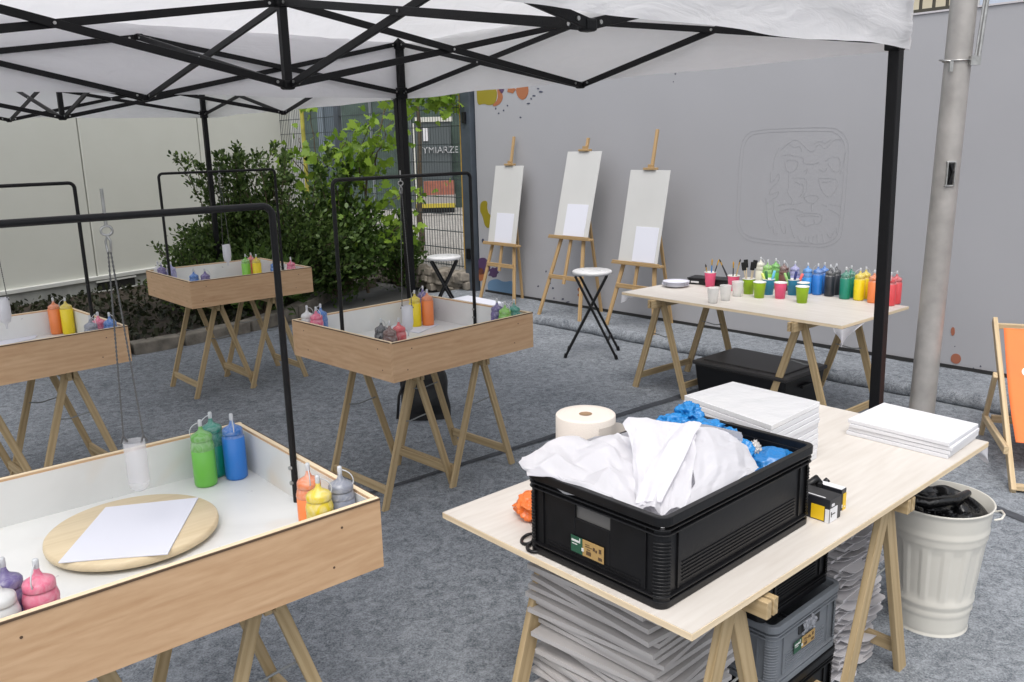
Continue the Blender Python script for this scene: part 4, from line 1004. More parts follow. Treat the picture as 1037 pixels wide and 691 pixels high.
# ------------------------------------------------------------------ folding stools
def stool(label, loc, rz, h=.70):
    r_ = thing('folding_stool', label, 'stool', loc, rz, 'black and white folding stools')
    m_ = MB(); m_.lathe([(0, h-.032), (.15, h-.032), (.157, h-.026), (.16, h-.014), (.156, h-.004), (.145, h), (0, h+.001)], n=40); m_.build('seat', WPLAST, r_, world=False)
    feet = [(-.20, -.125), (.20, -.125), (-.20, .125), (.20, .125)]
    for sy in (-1, 1):
        for sx in (-1, 1):
            y = sy*.105+.008*sx*sy
            m_ = MB(); m_.tube([(sx*.205, y*1.35, .012), (-sx*.125, y, h-.034)], .0105, 10); l_ = m_.build('leg', BLACKM, r_, world=False)
            m_ = MB(); m_.tube([(sx*.208, y*1.36, 0), (sx*.199, y*1.34, .035)], .014, 10); m_.build('rubber_foot', BLKPL, l_, world=False)
    for sx in (-1, 1):
        f = .2; m_ = MB(); m_.tube([(sx*(.205-.33*f), -.135, h*f), (sx*(.205-.33*f), .135, h*f)], .007, 8); m_.build('crossbar', BLACKM, r_, world=False)
    m_ = MB(); m_.tube([(0, -.118, h*.60), (0, .118, h*.60)], .006, 8); m_.build('crossbar', BLACKM, r_, world=False)
    return r_
p = at(599.5, 274, .70)
s1 = stool('folding stool with white seat standing in front of the easels', (p.x, p.y, .004), R(-10))
p = at(449.5, 259.5, .70)
dup(s1, (p.x, p.y, .004), R(4), 'folding stool with white seat at the gate behind the middle tray table')

# white block behind the middle tray
q = [at(*m, .30) for m in [(447, 304.5), (474, 299), (510, 306), (487, 312.5)]]
o = slab('foam_block', 'white low block with flat top behind the middle tray table', 'block', q, .02, .28, PAPER, bevel=.006)
m_ = MB(); cx = sum(v.x for v in q)/4; cy = sum(v.y for v in q)/4
m_.box((0, 0, -.0075), (.22, .3, .015), .8); k_ = m_.build('base_skid', BLKPL, o, world=False)

# ------------------------------------------------------------------ backpack
p = at(431, 426, 0); r_ = thing('backpack', 'black fabric backpack on the carpet under the middle tray table', 'backpack', (p.x, p.y+.09, 0), R(5))
def bag(i, j):
    a = i*2*math.pi; z = j; hgt = .40; prof = (1-.05*j) if j < .55 else math.sqrt(max(0, 1-((j-.55)/.45)**2))*.95
    w_ = .155*prof*(1+.07*noise.noise(Vector((math.cos(a)*2, math.sin(a)*2, j*4)))); d_ = .10*prof*(1+.1*noise.noise(Vector((a, j*5, 2))))
    ca, sa = math.cos(a), math.sin(a); e = .7
    x = math.copysign(abs(ca)**e, ca)*w_; y = math.copysign(abs(sa)**e, sa)*d_
    return (x-.02*j, y+.04*j, .003+hgt*j)
m_ = MB(); m_.grid(bag, 40, 24); m_.build('bag_body', NYLON, r_, world=False)
m_ = MB(); m_.grid(lambda i, j: (-.10+.2*i+.0, -.095-.035*math.sin(i*3.14)*math.sin(j*3.14), .04+.17*j), 14, 12); m_.build('front_pocket', NYLON, r_, world=False)
m_ = MB(); m_.tube([(-.03, .04, .40), (-.025, .045, .435), (.01, .045, .435), (.015, .04, .40)], .007, 8); m_.build('handle', NYLON, r_, world=False)
m_ = MB(); m_.tube([(-.11, -.03, .30), (-.17, -.06, .16), (-.185, -.08, .02), (-.14, -.06, .012)], .009, 8); m_.build('strap', NYLON, r_, world=False)

# ------------------------------------------------------------------ work tables
ZTB = .69; K6 = 1.063
TP = Vector((.344*K6, 1.515*K6, 0)); TAng = R(41.83); TWd, TLn = .81*K6, 1.558*K6
def table(label, loc, ang, ln, wd, trs):
    r_ = thing('trestle_table', label, 'table', loc, ang, 'work tables with plywood tops on trestles')
    m_ = MB()
    m_.box((ln/2, wd/2, ZTB-.009), (ln, wd, .018), 0, 0); m_.box((ln/2, -.0006, ZTB-.0095), (ln, .0012, .016), 0, 1); m_.box((ln+.0006, wd/2, ZTB-.0095), (.0012, wd, .016), 0, 1)
    m_.box((-.0006, wd/2, ZTB-.0095), (.0012, wd, .016), 0, 1)
    m_.build('tabletop', [WHITEWASH, PLYEDGE], r_, world=False)
    # stretched film under a corner
    for a in trs: trestle(r_, *a)
    return r_
T_ = table('foreground work table carrying the black crate and the white canvas stacks', TP, TAng, TLn, TWd,
           [(0.0, .03, .44, .62, ZTB-.018, 'trestle', .034, .022, False, .05, .02, .062), (.79, .03, .44, .62, ZTB-.018, 'trestle', .034, .0, False, .05, .02, .062)])
KP = Vector((1.709*K6, 4.30*K6, 0)); KAng = R(40.12); KW, KL = .737*K6, 1.53*K6
K_ = table('rear work table covered with paint bottles and coloured cups', KP, KAng, KW, KL,
           [(1.10+.02, .06, .45, .62, ZTB-.018, 'trestle', .034, .06, True, .045, .018), (.07, .06, .45, .62, ZTB-.018, 'trestle', .034, .06, True, .045, .018)])
# loose film hanging from two table corners
def film(parent, c, a, b, dz, name='protective_film'):
    m_ = MB(); c = Vector(c); a = Vector(a); b = Vector(b)
    def g(i, j):
        p = c.lerp(a if i > .5 else b, abs(i-.5)*2*(1-j*.35)); return (p.x+.012*math.sin(i*9)*j, p.y+.012*math.cos(i*8)*j, p.z-dz*j*(1-abs(i-.5)*1.6)-.001)
    m_.grid(g, 24, 6); m_.build(name, BAG, parent, world=False)
film(T_, (TLn+.002, .0, ZTB-.018), (TLn+.002, .10, ZTB-.018), (TLn-.10, -.002, ZTB-.018), .055)
film(K_, (-.003, -.003, ZTB-.018), (.25, -.003, ZTB-.018), (-.003, .05, ZTB-.018), .10)
film(K_, (-.003, KL+.003, ZTB-.018), (.05, KL+.003, ZTB-.018), (-.003, KL-.12, ZTB-.018), .055)

# ---- bottles and cups on the rear table
KT_ = 'on the rear table'
row = [('blue', 829, 267, 'blue'), ('black', 841.5, 268.2, 'black'), ('darkgreen', 857.3, 270.4, 'dark green'), ('yellow', 871.7, 271.4, 'yellow'), ('orange', 886, 273.4, 'orange'), ('red', 903, 275.6, 'red')]
for c_, x, y, nm in row:
    p = at(x, y, ZTB+.206); p.z = ZTB
    bottle(c_, p, 'large %s squeeze bottle in the front row %s' % (nm, KT_), .88, 1, random.random()*6)
    q = p+WN*.072+WT*random.uniform(-.008, .008)
    bottle(c_, q, 'second %s squeeze bottle in the back row %s' % (nm, KT_), .88, 1, random.random()*6)
for c_, x, y, nm in [('cream', 770.6, 260.3, 'cream white'), ('lime', 777.8, 263, 'light green'), ('green', 786, 261.8, 'mid green'), ('brown', 794.5, 263.8, 'brown'), ('lilac', 805.5, 264.5, 'lilac'), ('skyblue', 818.5, 266.2, 'pale blue')]:
    p = at(x, y, ZTB+.206); p.z = ZTB
    bottle(c_, p, 'half hidden %s squeeze bottle behind the cups %s' % (nm, KT_), .70, 1, random.random()*6)
CUPC = dict(green=(.28, .46, .01), pink=(.80, .10, .22), blue=(.03, .24, .40), clear=None)
CC = {}
def cup(col, px, py, label, sc_=1.0):
    h = .10; p = at(px, py, ZTB+h*sc_); p.z = ZTB
    if col not in CC:
        r_ = thing('paper_cup' if col != 'clear' else 'plastic_cup', label, 'cup', p, 0, 'drinking cups on the rear table' )
        m_ = MB(); prof = [(0, .004), (.027, .004), (.0275, 0), (.029, 0), (.0385, h-.004)]
        if col == 'clear':
            m_.lathe(prof+[(.0395, h), (.038, h), (.028, .006), (0, .006)], n=28); m_.build('cup_wall', CLEAR, r_, world=False)
        else:
            m_.lathe(prof, n=28); m_.build('cup_wall', mat('card_cup_'+col, CUPC[col], .45), r_, world=False)
            m_ = MB(); m_.lathe([(.0383, h-.004), (.0402, h-.003), (.0405, h-.0005), (.0392, h+.001), (.0372, h-.001), (.0275, .008), (0, .008)], n=28); m_.build('cup_lining', mat('cup_white', (.75, .75, .72), .5), r_, world=False)
        CC[col] = r_
    else: r_ = dup(CC[col], p, random.random()*3, label)
    r_.scale = (sc_,)*3; return r_
cup('green', 769.4, 285.5, 'empty lime green cup left of the front pink cup', 1.05)
cup('green', 812.8, 290, 'lime green cup nearest the table edge right of the pink cup', 1.05)
gcup = cup('green', 758.5, 282, 'lime green cup holding the black foam brushes', 1.05)
pcup = cup('pink', 790.6, 286, 'empty pink cup between the two lime green cups', 1.05)
p1c = cup('pink', 719.4, 275.5, 'pink cup with paint brushes beside the black case', 1.05)
p2c = cup('pink', 743, 279, 'pink cup with paint brushes behind the clear cups', 1.05)
b1c = cup('blue', 778.5, 282.5, 'blue cup with marker pens behind the lime green cup', 1.05)
b2c = cup('blue', 803.5, 282.8, 'blue cup with marker pens behind the front pink cup', 1.05)
cup('blue', 813.8, 286.2, 'blue cup half hidden behind the front lime green cup', 1.0)
cup('clear', 722.3, 291.3, 'leftmost clear plastic cup on the rear table')
cup('clear', 735, 289, 'middle clear plastic cup of three on the rear table')
cup('clear', 747.2, 285, 'rightmost clear plastic cup of three on the rear table')
def brush(c, ax, ay, ln, hcol, tipcol, label, foam=False, kind='paint_brush'):
    base = c.location+Vector((random.uniform(-.008, .008), random.uniform(-.008, .008), .012)); d = Vector((ax, ay, 1)).normalized()
    r_ = thing(kind, label, 'brush' if kind != 'marker_pen' else 'pen', base, 0, 'brushes and pens standing in the cups')
    q = base+d*ln; m_ = MB()
    rr_ = .0035 if kind != 'marker_pen' else .0075
    m_.tube([base, base+d*ln*.5, q-d*.045], [rr_, rr_*1.25, rr_], 8); m_.build('handle', mat('handle_'+hcol[0], hcol[1], .4), r_)
    if foam:
        m_ = MB(); s_ = d.cross(Vector((0, 1, 0))).normalized(); m_.bar(q-d*.045, q+d*.01, .028, .012, s_); m_.build('foam_head', mat('black_foam', (.008, .008, .008), .95), r_, bevel=.003)
    elif kind == 'marker_pen':
        m_ = MB(); m_.tube([q-d*.045, q-d*.002, q], [.0088, .0085, .006], 10); m_.build('cap', mat('cap_'+tipcol[0], tipcol[1], .4), r_)
    else:
        m_ = MB(); m_.tube([q-d*.045, q-d*.022], [.0042, .0048], 8); m_.build('ferrule', mat('brass_ferrule', (.55, .33, .05), .35, .6), r_)
        m_ = MB(); m_.tube([q-d*.022, q-d*.01, q], [.0048, .0052, .001], 8); m_.build('bristles', mat('bristle_'+tipcol[0], tipcol[1], .8), r_)
YEL = ('yellow', (.55, .30, .02)); BLKh = ('black', (.02, .02, .03)); BLUh = ('blue', (.02, .2, .5)); DK = ('dark', (.02, .015, .01)); WDh = ('wood', (.5, .35, .15))
brush(p1c, .02, .0, .185, BLUh, YEL, 'short brush with blue handle in the left pink cup')
brush(p1c, .32, .05, .19, BLKh, YEL, 'dark brush leaning right in the left pink cup')
brush(p1c, -.18, .05, .15, WDh, DK, 'small wooden brush leaning left in the left pink cup')
brush(p2c, -.50, .05, .23, BLKh, DK, 'long dark brush leaning far left in the right pink cup')
brush(p2c, -.42, .25, .215, BLKh, YEL, 'yellow ended brush leaning left in the right pink cup')
brush(p2c, .0, .0, .19, BLKh, YEL, 'upright brush with yellow ferrule in the right pink cup')
brush(p2c, .22, .0, .21, WDh, DK, 'thin wooden brush leaning right in the right pink cup')
for i, (ax, ay) in enumerate([(-.18, .0), (-.05, .15), (.08, -.05), (.2, .1)]):
    brush(gcup, ax, ay, .195+.012*(i % 2), ('birch', (.6, .5, .35)), DK, ['black foam brush leaning left in the lime green cup', 'black foam brush second from left in the lime green cup', 'black foam brush third from left in the lime green cup', 'black foam brush leaning right in the lime green cup'][i], True, 'foam_brush')
GRc = ('green', (.02, .12, .04)); LGc = ('lightgreen', (.35, .6, .2)); LBc = ('lightblue', (.15, .5, .7)); REDc = ('coral', (.8, .12, .10)); YLc = ('paleyellow', (.7, .75, .2)); NVc = ('navy', (.02, .03, .15))
for ax, ay, l_, c_, lb in [(-.38, 0, .14, YLc, 'pen with pale yellow cap leaning left in the left blue cup'), (-.1, .1, .145, GRc, 'pen with dark green cap in the left blue cup'), (.22, 0, .15, LBc, 'pen with light blue cap in the left blue cup')]: brush(b1c, ax, ay, l_, c_, c_, lb, False, 'marker_pen')
for ax, ay, l_, c_, lb in [(-.4, 0, .145, LGc, 'pen with light green cap in the right blue cup'), (-.15, .2, .14, GRc, 'pen with dark cap in the right blue cup'), (.15, -.05, .145, NVc, 'pen with navy cap in the right blue cup'), (.42, 0, .14, REDc, 'pen with coral red cap leaning right in the right blue cup')]: brush(b2c, ax, ay, l_, c_, c_, lb, False, 'marker_pen')
# plates
p = at(684, 290.5, ZTB); r_ = thing('plate_stack', 'small stack of white plastic plates at the left end of the rear table', 'plates', p)
m_ = MB()
for i in range(4):
    z = ZTB+.004+i*.008; m_.lathe([(0, z), (.065, z), (.074, z+.006), (.094, z+.012), (.095, z+.015), (.073, z+.009), (.064, z+.003), (0, z+.003)], (p.x+random.uniform(-.006, .006), p.y, 0), 40)
m_.build('plate', mat('lilac_white_plastic', (.72, .72, .80), .35), r_)
# black case
p = at(723, 286, ZTB+.03); r_ = thing('tool_case', 'low black plastic case behind the pink brush cups', 'case', (p.x, p.y+.10, ZTB), R(-36))
m_ = MB(); m_.box((0, 0, .020), (.30, .14, .038)); m_.build('case_body', BLKPL, r_, bevel=.008, world=False)
m_ = MB(); m_.box((0, 0, .044), (.305, .145, .010)); m_.build('lid', BLKPL, r_, bevel=.006, world=False)
m_ = MB(); m_.box((-.09, -.0715, .02), (.06, .003, .012)); m_.build('latch', WPLAST, r_, world=False)

# storage box below the rear table
a0, a1, a2 = at(718, 366, .30), at(745, 352, .30), at(836, 369, .30)
r_ = thing('storage_box', 'black lidded storage box on the carpet under the rear table', 'box', (a0.x, a0.y, 0))
u_ = Vector((a2-a1)); u_.z = 0; bl = u_.length; u_.normalize(); v_ = Vector((u_.y, -u_.x, 0)); 
if v_.dot(a0-a1) < 0: v_ = -v_
bw = abs((a0-a1).dot(v_))+.03
def BP(x, y, z): return a1+u_*x+v_*y+Vector((0, 0, z-.30))
def taper(m_, x0, x1, y0, y1, z0, z1, t):
    vs = [BP(x0+t, y0+t, z0), BP(x1-t, y0+t, z0), BP(x1-t, y1-t, z0), BP(x0+t, y1-t, z0), BP(x0, y0, z1), BP(x1, y0, z1), BP(x1, y1, z1), BP(x0, y1, z1)]
    m_.add(vs, [(3, 2, 1, 0), (4, 5, 6, 7), (0, 1, 5, 4), (1, 2, 6, 5), (2, 3, 7, 6), (3, 0, 4, 7)])
m_ = MB(); taper(m_, 0, bl, 0, bw, .004, .275, .03); m_.build('box_body', BLKPL, r_, bevel=.012)
m_ = MB(); taper(m_, -.012, bl+.012, -.012, bw+.012, .272, .298, .002); taper(m_, .04, bl-.04, .04, bw-.04, .290, .306, .004); m_.build('lid', mat('charcoal_lid', (.028, .026, .026), .4, bump=.05, bscale=50), r_, bevel=.008)
m_ = MB(); c = BP(bl+.008, bw*.5, .21); m_.bar(c-v_*.06, c+v_*.06, .02, .02); m_.build('handle', BLKPL, r_, bevel=.004)

# ------------------------------------------------------------------ crates
def crate(label, loc, ang, L, Wd_, h, m, handle_short=True, lab=None, group='stacking crates', labeldark=True, hbright=False):
    """open stacking crate: origin at a bottom corner, L along u, Wd_ along v"""
    r_ = thing('crate', label, 'crate', loc, ang, group); t = .006
    m_ = MB()
    def wallbox(x0, x1, y0, y1, z0, z1): m_.box(((x0+x1)/2, (y0+y1)/2, (z0+z1)/2), (x1-x0, y1-y0, z1-z0))
    def holed(axis, c0, L_, z0, z1, off):
        # wall with a rounded hand hole in the middle near the top
        hw_, hz0, hz1 = .055, h-.085, h-.045
        mid = L_/2
        for (a, b, zz0, zz1) in ((.02, mid-hw_, z0, z1), (mid+hw_, L_-.02, z0, z1), (mid-hw_, mid+hw_, z0, hz0), (mid-hw_, mid+hw_, hz1, z1)):
            if axis == 'v': wallbox(off-t/2, off+t/2, a, b, zz0, zz1)
            else: wallbox(a, b, off-t/2, off+t/2, zz0, zz1)
    i_ = .012
    holed('v', 0, Wd_, .012, h-.02, i_); holed('v', 0, Wd_, .012, h-.02, L-i_)
    wallbox(.02, L-.02, i_-t/2, i_+t/2, .012, h-.02); wallbox(.02, L-.02, Wd_-i_-t/2, Wd_-i_+t/2, .012, h-.02)
    wallbox(.02, L-.02, .02, Wd_-.02, .006, .012)
    m_.build('crate_walls', m, r_, bevel=.0015, world=False)
    # rounded corner posts, rim and base ring
    def ring(z0, z1, o, rr_, name, inner=.022):
        mm = MB(); out = []; inn = []
        for (cx, cy, a0_) in ((L-rr_+o, rr_-o, -90), (L-rr_+o, Wd_-rr_+o, 0), (rr_-o, Wd_-rr_+o, 90), (rr_-o, rr_-o, 180)):
            for k in range(7):
                a = R(a0_+15*k); out.append((cx+rr_*math.cos(a), cy+rr_*math.sin(a))); inn.append((cx+(rr_-inner)*math.cos(a), cy+(rr_-inner)*math.sin(a)))
        n = len(out); vs = [(x, y, z0) for x, y in out]+[(x, y, z1) for x, y in out]+[(x, y, z0) for x, y in inn]+[(x, y, z1) for x, y in inn]
        fs = []
        for k in range(n):
            k2 = (k+1) % n; fs += [(k, k2, n+k2, n+k), (2*n+k2, 2*n+k, 3*n+k, 3*n+k2), (n+k, n+k2, 3*n+k2, 3*n+k), (k2, k, 2*n+k, 2*n+k2)]
        mm.add(vs, fs); return mm
    mm = ring(h-.022, h, .003, .030, 'rim', .016); mm2 = ring(h-.034, h-.030, .001, .028, '', .016)
    mm.add(mm2.v, mm2.f); mm2 = ring(h-.046, h-.042, .001, .028, '', .016); mm.add(mm2.v, mm2.f)
    mm.build('rim', m, r_, bevel=.002, world=False)
    mm = ring(.0, .018, -.002, .026, 'base', .02); mm2 = ring(.026, .030, .0, .028, '', .018); mm.add(mm2.v, mm2.f); mm.build('base_ring', m, r_, bevel=.002, world=False)
    for (cx, cy, a0_) in ((L-.03, .03, -90), (L-.03, Wd_-.03, 0), (.03, Wd_-.03, 90), (.03, .03, 180)):
        mm = MB()
        for zz in [.03+.0085*k for k in range(int((h-.08)/.0085))]:
            pts = [(cx+(.026+.0012)*math.cos(R(a0_+15*k)), cy+(.026+.0012)*math.sin(R(a0_+15*k)), zz) for k in range(7)]
            mm.tube(pts, .0022, 5)
        vs = []; n = 7
        for z in (.018, h-.03):
            for k in range(n): vs.append((cx+.0265*math.cos(R(a0_+15*k)), cy+.0265*math.sin(R(a0_+15*k)), z))
        mm.add(vs, [(k, k+1, n+k+1, n+k) for k in range(n-1)])
        mm.build('corner_post', m, r_, world=False)
    # fine horizontal ribs on the long walls, upright ribs near corners
    mm = MB()
    for y in (i_-t/2-.0012, Wd_-i_+t/2+.0012):
        for k in range(6): mm.box((L/2, y, .045+.009*k), (L-.16, .0024, .0022))
        for x in (.062, L-.062): mm.box((x, y-.0*1, h/2), (.004, .006, h-.07))
    for x in (i_-t/2-.0012, L-i_+t/2+.0012):
        for y in (.055, Wd_-.055): mm.box((x, y, h/2), (.006, .004, h-.07))
        for k in range(3): mm.box((x, Wd_/2, .03+.009*k), (.0024, Wd_-.14, .0022))
    mm.build('wall_ribs', m, r_, world=False)
    if hbright:
        mm = MB()
        mm.box((i_+.008, Wd_/2, h-.065), (.004, .12, .05)); mm.build('handle_insert', mat('grey_handle_backing', (.16, .155, .15), .5), r_, world=False)
    return r_
GRN = mat('label_green', (.02, .09, .05), .5); GOLD = mat('label_kraft', (.42, .27, .10), .6); INK = mat('label_ink', (.10, .06, .03), .6); WINK = mat('label_white', (.7, .7, .68), .5)
def crate_label(r_, org, e1, e2, w, h):
    """small sticker: org lower-left corner, e1 along, e2 up"""
    org, e1, e2 = Vector(org), Vector(e1), Vector(e2); n = e1.cross(e2)
    def bxx(x0, x1, y0, y1, d, mb_, mi=0): mb_.bar(org+e1*x0+e2*(y0+y1)/2+n*d, org+e1*x1+e2*(y0+y1)/2+n*d, y1-y0, .0008, e2, mi)
    m_ = MB(); bxx(0, w*.36, 0, h, .0006, m_, 0); bxx(w*.363, w, 0, h, .0006, m_, 1)
    for k, (a, b, c, d) in enumerate([(.03, .26, .66, .78), (.04, .20, .50, .54), (.27, .29, .66, .95)]): bxx(w*a, w*b, h*c, h*d, .0014, m_, 2)
    bxx(w*.34, w*.40, h*.25, h*.45, .0018, m_, 2)
    for (a, b, c, d) in [(.48, .62, .15, .38), (.50, .60, .46, .50), (.68, .74, .55, .75), (.76, .80, .5, .66), (.86, .93, .55, .8), (.84, .95, .12, .3), (.45, .66, .62, .66), (.45, .58, .75, .78)]: bxx(w*a, w*b, h*c, h*d, .0014, m_, 3)
    m_.build('sticker', [GRN, GOLD, WINK, INK], r_, world=False)
CZ = .222
def tl(u, v): return fr(T_, u, v, 0)
cp = tl(.018, .092)+Vector((0, 0, ZTB+.001)); CL, CWd = .652, .432
C_ = crate('large black crate on the foreground table full of white film and blue bags', cp, R(42.5), CL, CWd, CZ, BLKPL, hbright=True, group=None)
crate_label(C_, (.006, CWd*.57+.035, .050), (0, -1, 0), (0, 0, 1), .105, .042)
cy0 = tl(.555, .125)
B1 = crate('black crate at the bottom of the stack under the foreground table', (cy0.x, cy0.y, .002), TAng, .37, .50, .195, BLKPL)
G1 = crate('grey crate with clear bag in its handle in the middle of the stack', (cy0.x, cy0.y, .199), TAng, .37, .50, .205, GREYPL)
B2 = crate('black crate on top of the stack right under the tabletop', (tl(.545, .155).x, tl(.545, .155).y, .406), TAng, .37, .50, .20, BLKPL)
crate_label(G1, (.115, .004, .075), (1, 0, 0), (0, 0, 1), .115, .036)
# grey crate: hand hole on the face looking out, built as dark recess with a crumpled clear bag
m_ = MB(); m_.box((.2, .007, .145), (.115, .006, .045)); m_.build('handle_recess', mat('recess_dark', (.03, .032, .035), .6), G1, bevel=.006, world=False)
m_ = MB(); m_.grid(lambda i, j: (.15+.07*i, .001-.012*abs(noise.noise(Vector((i*6, j*6, 1))))-.004*math.sin(j*3), .125+.04*j+.012*noise.noise(Vector((i*5, j*5, 7)))), 18, 12); 
o = m_.build('plastic_scrap', mat('clear_film_grey', (.34, .35, .38), .15, alpha=.75, bump=.4, bscale=60), None)
o.matrix_world = Matrix.Translation(Vector((cy0.x, cy0.y, .199))) @ Matrix.Rotation(TAng, 4, 'Z'); tag(o, 'crumpled clear plastic bag poking out of the grey crate handle', 'plastic bag')

# white film heaped in the crate
def cf(x, y, z): return WM[C_.name] @ Vector((x, y, z))
def heap(i, j):
    x = .018+.40*i; y = .018+(CWd-.036)*j
    e = min(1, min(i, 1-i, j, 1-j)*9)
    r1 = abs(noise.noise(Vector((x*5+y*3, y*6-x*2, 1.3)))); r2 = abs(noise.noise(Vector((x*11, y*9+x*4, 4.1))))
    z = .165+.03*math.exp(-((x-.2)/.12)**2-((y-.25)/.13)**2)+.035*(1-r1*3.0)*e+.012*(1-r2*3)*e
    z = z*e+.15*(1-e)
    return cf(x+.02*noise.noise(Vector((x*8, y*8, 8)))*e, y, z)
r_ = thing('plastic_film', 'crumpled white film sheets heaped up in the black crate', 'plastic sheet', cf(.2, .2, .15), R(42.5))
m_ = MB(); m_.grid(heap, 70, 70); m_.build('film_heap', BAG, r_)
def sheet(ctrl, nu, nv, nm, seed, amp=.006):
    """rows of 3D points in crate coordinates -> crumpled film made of many small folds"""
    rq = random.Random(int(seed*10))
    def bil(A, i, j):
        R_, C_ = len(A)-1, len(A[0])-1; x = i*C_; y = j*R_; a = min(int(x), C_-1); b = min(int(y), R_-1); x -= a; y -= b
        return A[b][a].lerp(A[b][a+1], x).lerp(A[b+1][a].lerp(A[b+1][a+1], x), y)
    A = [[Vector(p) for p in r] for r in ctrl]
    for lvl, am in ((2, amp*2.1), (2, amp*.45)):
        R_, C_ = (len(A)-1)*lvl, (len(A[0])-1)*lvl
        A = [[bil(A, a/C_, b/R_)+(Vector((rq.uniform(-1, 1)*.5, rq.uniform(-1, 1)*.5, rq.uniform(-1, 1)))*am) for a in range(C_+1)] for b in range(R_+1)]
    def g(i, j):
        # shear the sample grid so that the creases run slantwise
        p = bil(A, min(1, max(0, i+.03*math.sin(j*9+seed))), min(1, max(0, j+.03*math.sin(i*8+seed)))); return cf(p.x, p.y, p.z)
    m_ = MB(); m_.grid(g, nu, nv); o = m_.build(nm, BAG, r_)
    return o
h = CZ
sheet([[(-.035, .425, h+.028), (.05, .425, h+.035), (.13, .405, h+.045), (.22, .365, h+.055), (.27, .31, h+.06)],
       [(-.04, .40, h+.018), (.04, .34, h+.032), (.11, .29, h+.052), (.18, .26, h+.045), (.22, .22, h+.05)],
       [(.0, .38, h+.005), (.03, .24, h+.016), (.08, .19, h+.032), (.12, .16, h+.018), (.15, .13, h+.02)],
       [(.010, .36, h-.006), (.012, .22, h-.006), (.016, .13, h-.008), (.03, .07, h-.01), (.06, .04, h-.012)]], 70, 60, 'film_flap', 2.0, .011)
sheet([[(.195, .285, h+.100), (.225, .262, h+.118), (.27, .235, h+.112), (.295, .195, h+.090), (.33, .155, h+.092)],
       [(.17, .23, h+.065), (.19, .21, h+.078), (.225, .18, h+.07), (.25, .15, h+.075), (.275, .115, h+.082)],
       [(.09, .16, h+.012), (.11, .145, h+.024), (.14, .12, h+.022), (.17, .095, h+.034), (.20, .065, h+.038)],
       [(.03, .10, h-.015), (.05, .08, h-.015), (.065, .06, h-.015), (.08, .04, h-.015), (.10, .015, h-.015)]], 60, 60, 'film_peak', 5.0, .006)
sheet([[(.31, .175, h+.088), (.38, .165, h+.072), (.45, .14, h+.045), (.49, .12, h+.015)],
       [(.26, .115, h+.068), (.33, .105, h+.070), (.41, .09, h+.038), (.455, .07, h+.004)],
       [(.18, .055, h+.022), (.27, .05, h+.035), (.35, .045, h+.022), (.42, .035, h-.01)],
       [(.09, .016, h-.015), (.2, .014, h-.012), (.3, .014, h-.012), (.39, .014, h-.016)]], 60, 60, 'film_front_fold', 8.0, .005)
sheet([[(.295, .195, h+.098), (.32, .172, h+.110), (.345, .150, h+.104)],
       [(.20, .165, h+.070), (.225, .14, h+.088), (.25, .110, h+.078)],
       [(.11, .14, h+.030), (.13, .115, h+.046), (.155, .085, h+.036)],
       [(.035, .105, h-.008), (.05, .085, h+.002), (.07, .060, h-.006)]], 24, 48, 'film_strip', 21.0, .0025)
sheet([[(.28, .24, h+.098), (.36, .22, h+.080), (.44, .17, h+.058), (.50, .125, h+.040)],
       [(.30, .25, h+.070), (.38, .23, h+.058), (.46, .18, h+.036), (.515, .135, h+.018)],
       [(.31, .27, h+.02), (.39, .25, h+.015), (.46, .21, h+.005), (.51, .15, h-.02)]], 40, 24, 'film_back_fold', 11.0, .004)
sheet([[(.05, .40, h+.02), (.15, .40, h+.03), (.25, .36, h+.045), (.33, .30, h+.05)],
       [(.06, .41, h-.01), (.16, .41, h-.005), (.27, .39, h+.0), (.36, .34, h-.01)],
       [(.07, .41, h-.05), (.17, .41, h-.05), (.28, .40, h-.05), (.38, .36, h-.05)]], 30, 20, 'film_side_fold', 14.0, .004)
# blue crumpled plastic in the crate
def crumple(c, rad, seed, sq=(1, 1, 1), freq=3.2, sub=5, amp=.55):
    import bmesh
    bm = bmesh.new(); bmesh.ops.create_icosphere(bm, subdivisions=sub, radius=1)
    vs = []
    for v in bm.verts:
        n = v.co.normalized(); k = 1+amp*(.5-abs(noise.noise(n*freq+Vector((seed, 0, 0))))*2.2)+amp*.45*(.5-abs(noise.noise(n*freq*2.3+Vector((0, seed, 0))))*2)
        v.co = n*k
        vs.append((c[0]+v.co.x*rad*sq[0], c[1]+v.co.y*rad*sq[1], c[2]+v.co.z*rad*sq[2]))
    fs = [[v.index for v in f.verts] for f in bm.faces]; bm.free(); return vs, fs
def crumpled(name, label, cat, c, rad, seed, m, sq=(1, 1, 1), group=None, **kw):
    vs, fs = crumple((0, 0, 0), rad, seed, sq, **kw); m_ = MB(); m_.add(vs, fs, 0, None, True); o = m_.build(name, m, None); o.location = c; return tag(o, label, cat, group)
gb = 'crumpled blue plastic pieces in the black crate'
for i, (x, y, z, rd, sq, lb) in enumerate([(.595, .365, h+.014, .036, (1, 1.1, .9), 'topmost blue crumpled film ball at the back of the black crate'), (.54, .375, h-.006, .040, (1.3, .9, .7), 'blue crumpled film left of the topmost ball at the crate rim'),
        (.565, .275, h-.006, .047, (.9, 1.3, .6), 'blue crumpled film in the middle of the crate back wall'), (.49, .335, h-.012, .048, (1, 1, .7), 'blue crumpled film between the white sheet and crate back wall'),
        (.555, .205, h-.030, .046, (.8, 1.1, .95), 'blue crumpled film right beside the white sheet'), (.525, .145, h-.045, .044, (1, 1.1, 1), 'blue crumpled film low beside the front white fold'), (.44, .375, h-.015, .045, (1.2, .8, .6), 'blue crumpled film at the left end of the blue row')]):
    crumpled('blue_film', lb, 'plastic film', cf(x, y, z), rd, i*3.7+1, BLUE, sq, gb, freq=1.25, amp=.42)
